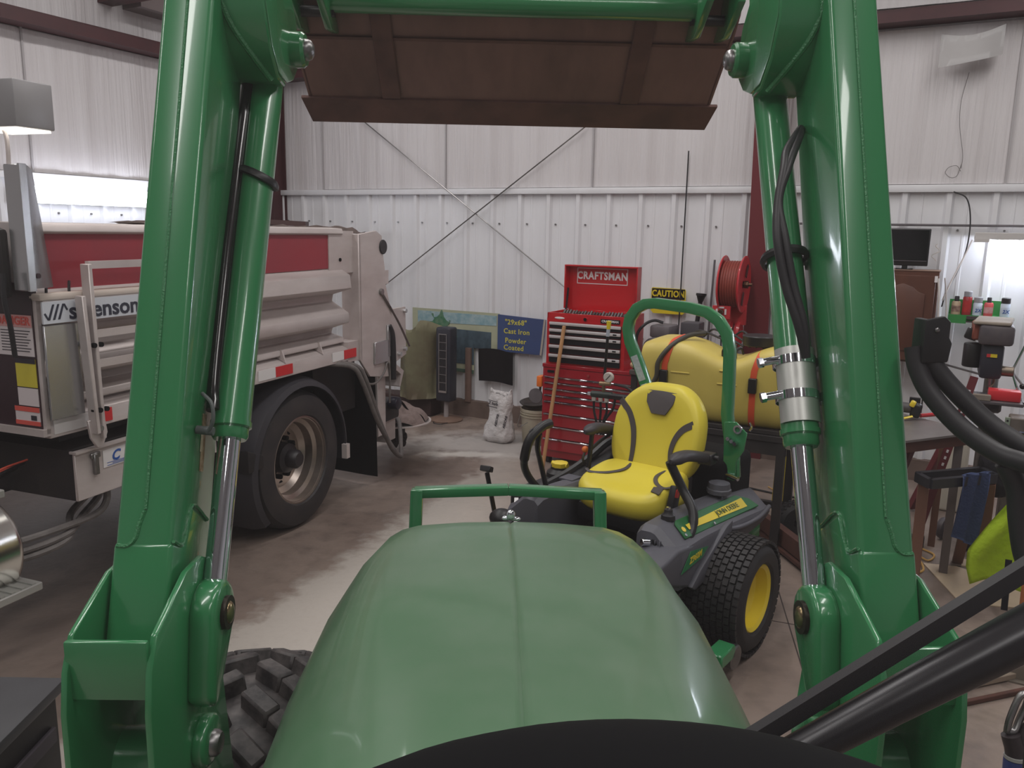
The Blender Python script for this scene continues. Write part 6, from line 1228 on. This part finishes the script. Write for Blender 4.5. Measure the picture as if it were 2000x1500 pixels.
# black-topped stand with wooden legs
ST2 = Thing('sawhorse_stand', 'stand of black steel frame on brown wooden legs holding a blue towel', 'stand', ROOM, (.15, 4.8, 0))
STN = mat('black_angle_steel', (52, 52, 58), .35, .4); LEGW = mat('stained_brown_timber', (120, 82, 64), .6, noise=(7, .5), rgb2=(78, 52, 46), stretch=(1, 1, .2))
f0, f1, f2 = V(-.035, 4.665, .66), V(.03, 4.56, .66), V(.33, 4.86, .66)
mb = MB(); mb.beam(f0, f1, .03, .05); mb.beam(f1, f2, .03, .05); mb.beam(f0, f0 + (f2 - f1), .03, .05); mb.beam(f2, f2 + (f0 - f1), .03, .05); ST2.part('top_frame', mb, STN)
for a, b in (((.005, 4.655, 0), (.0, 4.66, .635)), ((.225, 5.30, 0), (.26, 4.95, .635)), ((.345, 5.28, 0), (.31, 4.86, .635)), ((.06, 4.62, .64), (.06, 4.62, .10))):
    if a[2] > .5: continue
    mb = MB(); mb.beam(a, b, .055, .045, up=(0, 1, 0)); mb.bevel(.003, 1); ST2.part('leg', mb, LEGW)
mb = MB()
def towel(a, b):
    u = .165 + .125 * a; v = 4.70 + .125 * a
    s_ = b * .52
    if s_ < .10: p = V(u + .03 - .35 * s_, v + .03 - .68 * s_, .700 + .003 * math.sin(a * 12)); 
    else: p = V(u + .012 * math.sin(a * 13 + b * 4) * 1.2, v - .040 - .008 * math.sin(a * 13 + b * 3), .70 - (s_ - .10) * (.80 + .20 * a))
    return p
mb.grid(towel, 26, 26, .010)
solo('blue_towel', 'dark blue towel draped over the black steel stand', 'towel', mb, mat('navy_terry_cloth', (78, 92, 134), .95, bump=(90, .8, .006), noise=(5, .35)), ROOM, (.2, 4.7, .4), ang=70)
HV = Thing('safety_vest', 'bright yellow-green safety vest hanging at the right by the wooden pole', 'vest', ROOM, (.42, 4.6, .3))
mb = MB()
def vest(a, b):
    w = (.04 + .16 * min(1, b * 1.6)); cx = .425 + .012 * b
    return V(cx + (a - .5) * 2 * w * (1 - .12 * (b > .8) * (b - .8) * 5 * (a < .5)), 4.60 + .022 * math.sin(a * 11 + b * 5) + .03 * (a - .5), .62 - .46 * b + .03 * math.sin(a * 5) * b)
mb.grid(vest, 24, 20, .008); HV.part('vest_cloth', mb, mat('hi_vis_lime_cloth', (206, 234, 52), .7, bump=(18, .5, .02)), ang=70)
mb = MB(); mb.grid(lambda a, b: (.40 + .03 * a + .01 * b, 4.555, .33 - .27 * b), 3, 6, .004); HV.part('dark_lining', mb, mat('dark_lining_cloth', (34, 34, 44), .9))
# dark jacket/bag mass and tubs behind the stand
mb = MB(); mb.ball((.355, 5.08, .66), (.10, .11, .16), 20, 14, .8); solo('black_jacket', 'black jacket bundled behind the hydraulic hoses at right', 'jacket', mb, mat('black_jacket_cloth', (26, 24, 32), .9, bump=(9, .8, .04)), ROOM, (.355, 5.08, .50))
mb = MB(); mb.box(.06, .10, 5.50, 5.55, 0, .90); solo('timber_post', 'upright brown timber post behind the steel workbench corner', 'post', mb, LEGW, ROOM, (.08, 5.52, 0))
mb = MB(); mb.box(.10, .26, 6.30, 6.42, .0, .62); mb.bevel(.025, 3); solo('white_plastic_lid', 'tall off-white plastic panel standing under the steel workbench', 'panel', mb, mat('off_white_plastic', (206, 200, 186), .5), ROOM, (.18, 6.36, 0))
mb = MB(); mb.beam((-.06, 6.2, .02), (.16, 6.0, .75), .06, .05); mb.bevel(.008, 1); solo('red_jack', 'dark red jack leaning among the parts below the workbench', 'jack', mb, PRIMER2, ROOM, (-.03, 6.2, 0))
mb = MB(); mb.box(.24, .385, 5.52, 5.70, .012, .14); mb.bevel(.02, 2); solo('black_crate', 'low black plastic crate on the floor under the towel', 'crate', mb, BLACKP, ROOM, (.3, 5.6, 0))
mb = MB(); mb.cyl((.12, 5.70, .075), (.16, 5.68, .075), .072, n=24); mb.bevel(.02, 2); solo('round_tin', 'round dark tin tipped on its side beside the black crate', 'tin', mb, DGR, ROOM, (.15, 5.6, 0))
# sheets on the floor and cords
PLY = mat('tan_board', (218, 196, 170), .7, noise=(3, .25))
mb = MB(); mb.prism([(.045, 5.18), (.14, 5.18), (.13, 4.98), (.11, 4.72), (.235, 4.665), (.20, 4.72), (.10, 5.0)], 'xy', .0, .001)
mb = MB(); mb.prism([(.045, 5.17), (.24, 4.665), (.60, 4.80), (.58, 5.03), (.22, 5.215)], 'xy', .001, .007)
solo('cardboard_sheet', 'creased tan cardboard sheet lying on the floor at right', 'cardboard', mb, PLY, ROOM, (.3, 5.0, 0))
mb = MB(); mb.prism([(.245, 5.24), (.66, 5.26), (.62, 5.34), (.25, 5.36)], 'xy', .001, .010); solo('plywood_sheet', 'paler plywood sheet on the floor behind the cardboard', 'plywood', mb, mat('pale_plywood', (206, 184, 156), .7, noise=(4, .3)), ROOM, (.4, 5.4, 0))
YC = mat('yellow_orange_cord', (206, 160, 86), .5)
mb = MB(); mb.tube([V(-.05, 5.35, .008), V(.02, 5.22, .008), V(.05, 5.05, .008), V(.01, 4.95, .008), V(.06, 4.80, .008), V(-.02, 4.62, .008), V(-.10, 4.55, .008)], .007, 6); solo('extension_cord', 'yellow-orange extension cord lying beside the cardboard', 'cord', mb, YC, ROOM, (0, 5, 0), group='orange cords on the floor at right')
mb = MB(); mb.tube([V(.02, 5.42, .008), V(.10, 5.34, .008), V(.07, 5.22, .008), V(.0, 5.30, .008)], .006, 6); solo('extension_cord', 'short loop of pale orange cord by the rear timber leg', 'cord', mb, YC, ROOM, (.05, 5.3, 0), group='orange cords on the floor at right')
mb = MB(); mb.tube([V(-1.05, 6.20, .008), V(-.90, 6.0, .008), V(-.85, 5.7, .008), V(-.75, 5.5, .008), V(-.62, 5.35, .008)], .0045, 6); solo('floor_cord', 'thin tan cord trailing over the floor towards the knobby tyre', 'cord', mb, YC, ROOM, (-.9, 5.8, 0))
mb = MB(); mb.tube([V(-1.2, 6.1, .008), V(-.95, 6.05, .008), V(-.7, 6.0, .008), V(-.5, 5.75, .008)], .007, 6); solo('black_floor_cable', 'black cable snaking over the floor right of the table', 'cable', mb, BLACKR, ROOM, (-.9, 6, 0))
mb = MB(); mb.box(-.06, .04, 5.44, 5.49, .0, .07); mb.bevel(.005, 1); solo('black_bracket', 'small black bracket on the floor between the timber legs', 'bracket', mb, BLACKP, ROOM, (0, 5.5, 0))
# ---- left: rack upright, wood post and brown edge behind the truck
UP = Thing('rack_upright', 'perforated galvanised rack upright in the corner behind the truck', 'rack', ROOM, (-6.6, 6.7, 0))
mb = MB(); mb.beam((-6.45, 6.55, 0), (-6.60, 6.60, 3.2), .05, .05); mb.bevel(.003, 1); UP.part('upright', mb, GALV)
for i in range(22): z = 2.0 + .055 * i; mb = MB(); mb.cyl((-6.45 - .15 * z / 3.2, 6.515 + .05 * z / 3.2, z), (-6.45 - .15 * z / 3.2, 6.522 + .05 * z / 3.2, z), .008, n=8); UP.part('upright_hole', mb, BLKD)
CR = Thing('wooden_crate_frame', 'pale wooden crate frame standing behind the dump body', 'crate', ROOM, (-6.3, 6.3, 0))
mb = MB(); mb.box(-6.42, -6.36, 6.22, 6.28, 0, 2.13); CR.part('crate_post', mb, WOOD); mb = MB(); mb.box(-6.8, -6.36, 6.20, 6.24, 2.04, 2.13); CR.part('crate_rail', mb, WOOD)
mb = MB(); mb.beam((-6.4, 5.9, 1.96), (-5.75, 6.35, 1.93), .25, .05); mb.box(-6.2, -6.0, 6.0, 6.2, 0, 1.94); solo('brown_stacked_sheets', 'dark brown sheet edge showing above the dump body rail', 'sheet', mb, mat('dark_brown_sheet', (74, 50, 48), .6), ROOM, (-6.1, 6.1, 0))
# ---- foreground: green machine at lower left, hook at lower right
GM = Thing('green_machine', 'black-topped green machine in the lower left corner', 'machine', WLD, (-1.45, 1.5, 0))
mb = MB(); mb.box(-1.8, -1.085, 1.1, 1.82, .77, .80); mb.bevel(.006, 2); GM.part('black_top', mb, mat('grey_black_top', (62, 62, 66), .5, noise=(12, .3)))
mb = MB(); mb.box(-1.78, -1.10, 1.12, 1.80, 0, .77); mb.bevel(.006, 1); GM.part('cabinet', mb, BLACKP)
mb = MB(); mb.box(-1.10, -1.088, 1.14, 1.77, .66, .70); mb.bevel(.003, 1); GM.part('grey_rail', mb, mat('dark_grey_rail', (64, 58, 66), .45))
mb = MB(); mb.box(-1.10, -1.085, 1.14, 1.74, .12, .60); mb.bevel(.01, 2); GM.part('green_panel', mb, GREEN)
mb = MB(); mb.tube([V(-1.035 + .018 * math.cos(t), 1.80 + .018 * math.sin(t), .36 + .0075 * t) for t in [i * .7 for i in range(56)]], .0035, 5, 2); sp = GM.part('coil_spring', mb, STEEL); mb = MB(); mb.cyl((-1.035, 1.80, 0), (-1.035, 1.80, .36), .02, n=12); GM.part('spring_post', mb, BLACKP)
HK = Thing('hooked_strap_bar', 'grey steel hook on a dark strap bound with blue tape, lower right corner', 'hook', WLD, (1.27, 1.79, 0))
mb = MB(); mb.tube([V(1.262, 1.80, .0), V(1.262, 1.80, .3), V(1.262, 1.795, .55), V(1.262, 1.80, .645), V(1.250, 1.81, .70)], .022, 14); HK.part('dark_strap', mb, mat('oily_strap', (42, 34, 38), .45, bump=(60, .4, .004)))
mb = MB(); mb.tube([V(1.262, 1.80, .645), V(1.285, 1.81, .70), V(1.31, 1.81, .75)], .016, 10); HK.part('strap_branch', mb, MATS['oily_strap'])
mb = MB(); mb.tube([V(1.243, 1.815, .705), V(1.250, 1.82, .74), V(1.272, 1.83, .79), V(1.288, 1.83, .795), V(1.293, 1.83, .775), V(1.278, 1.825, .735), V(1.262, 1.815, .708)], .0085, 10, closed=True); HK.part('steel_hook', mb, STEEL)
mb = MB(); mb.cyl((1.262, 1.797, .600), (1.262, 1.80, .640), .0245, n=18); HK.part('blue_tape', mb, mat('blue_tape', (52, 66, 130), .4))
for z in (.642, .592): mb = MB(); mb.cyl((1.262, 1.798, z), (1.262, 1.799, z + .008), .0252, n=18); HK.part('white_tape', mb, mat('grey_white_tape', (160, 160, 158), .4))
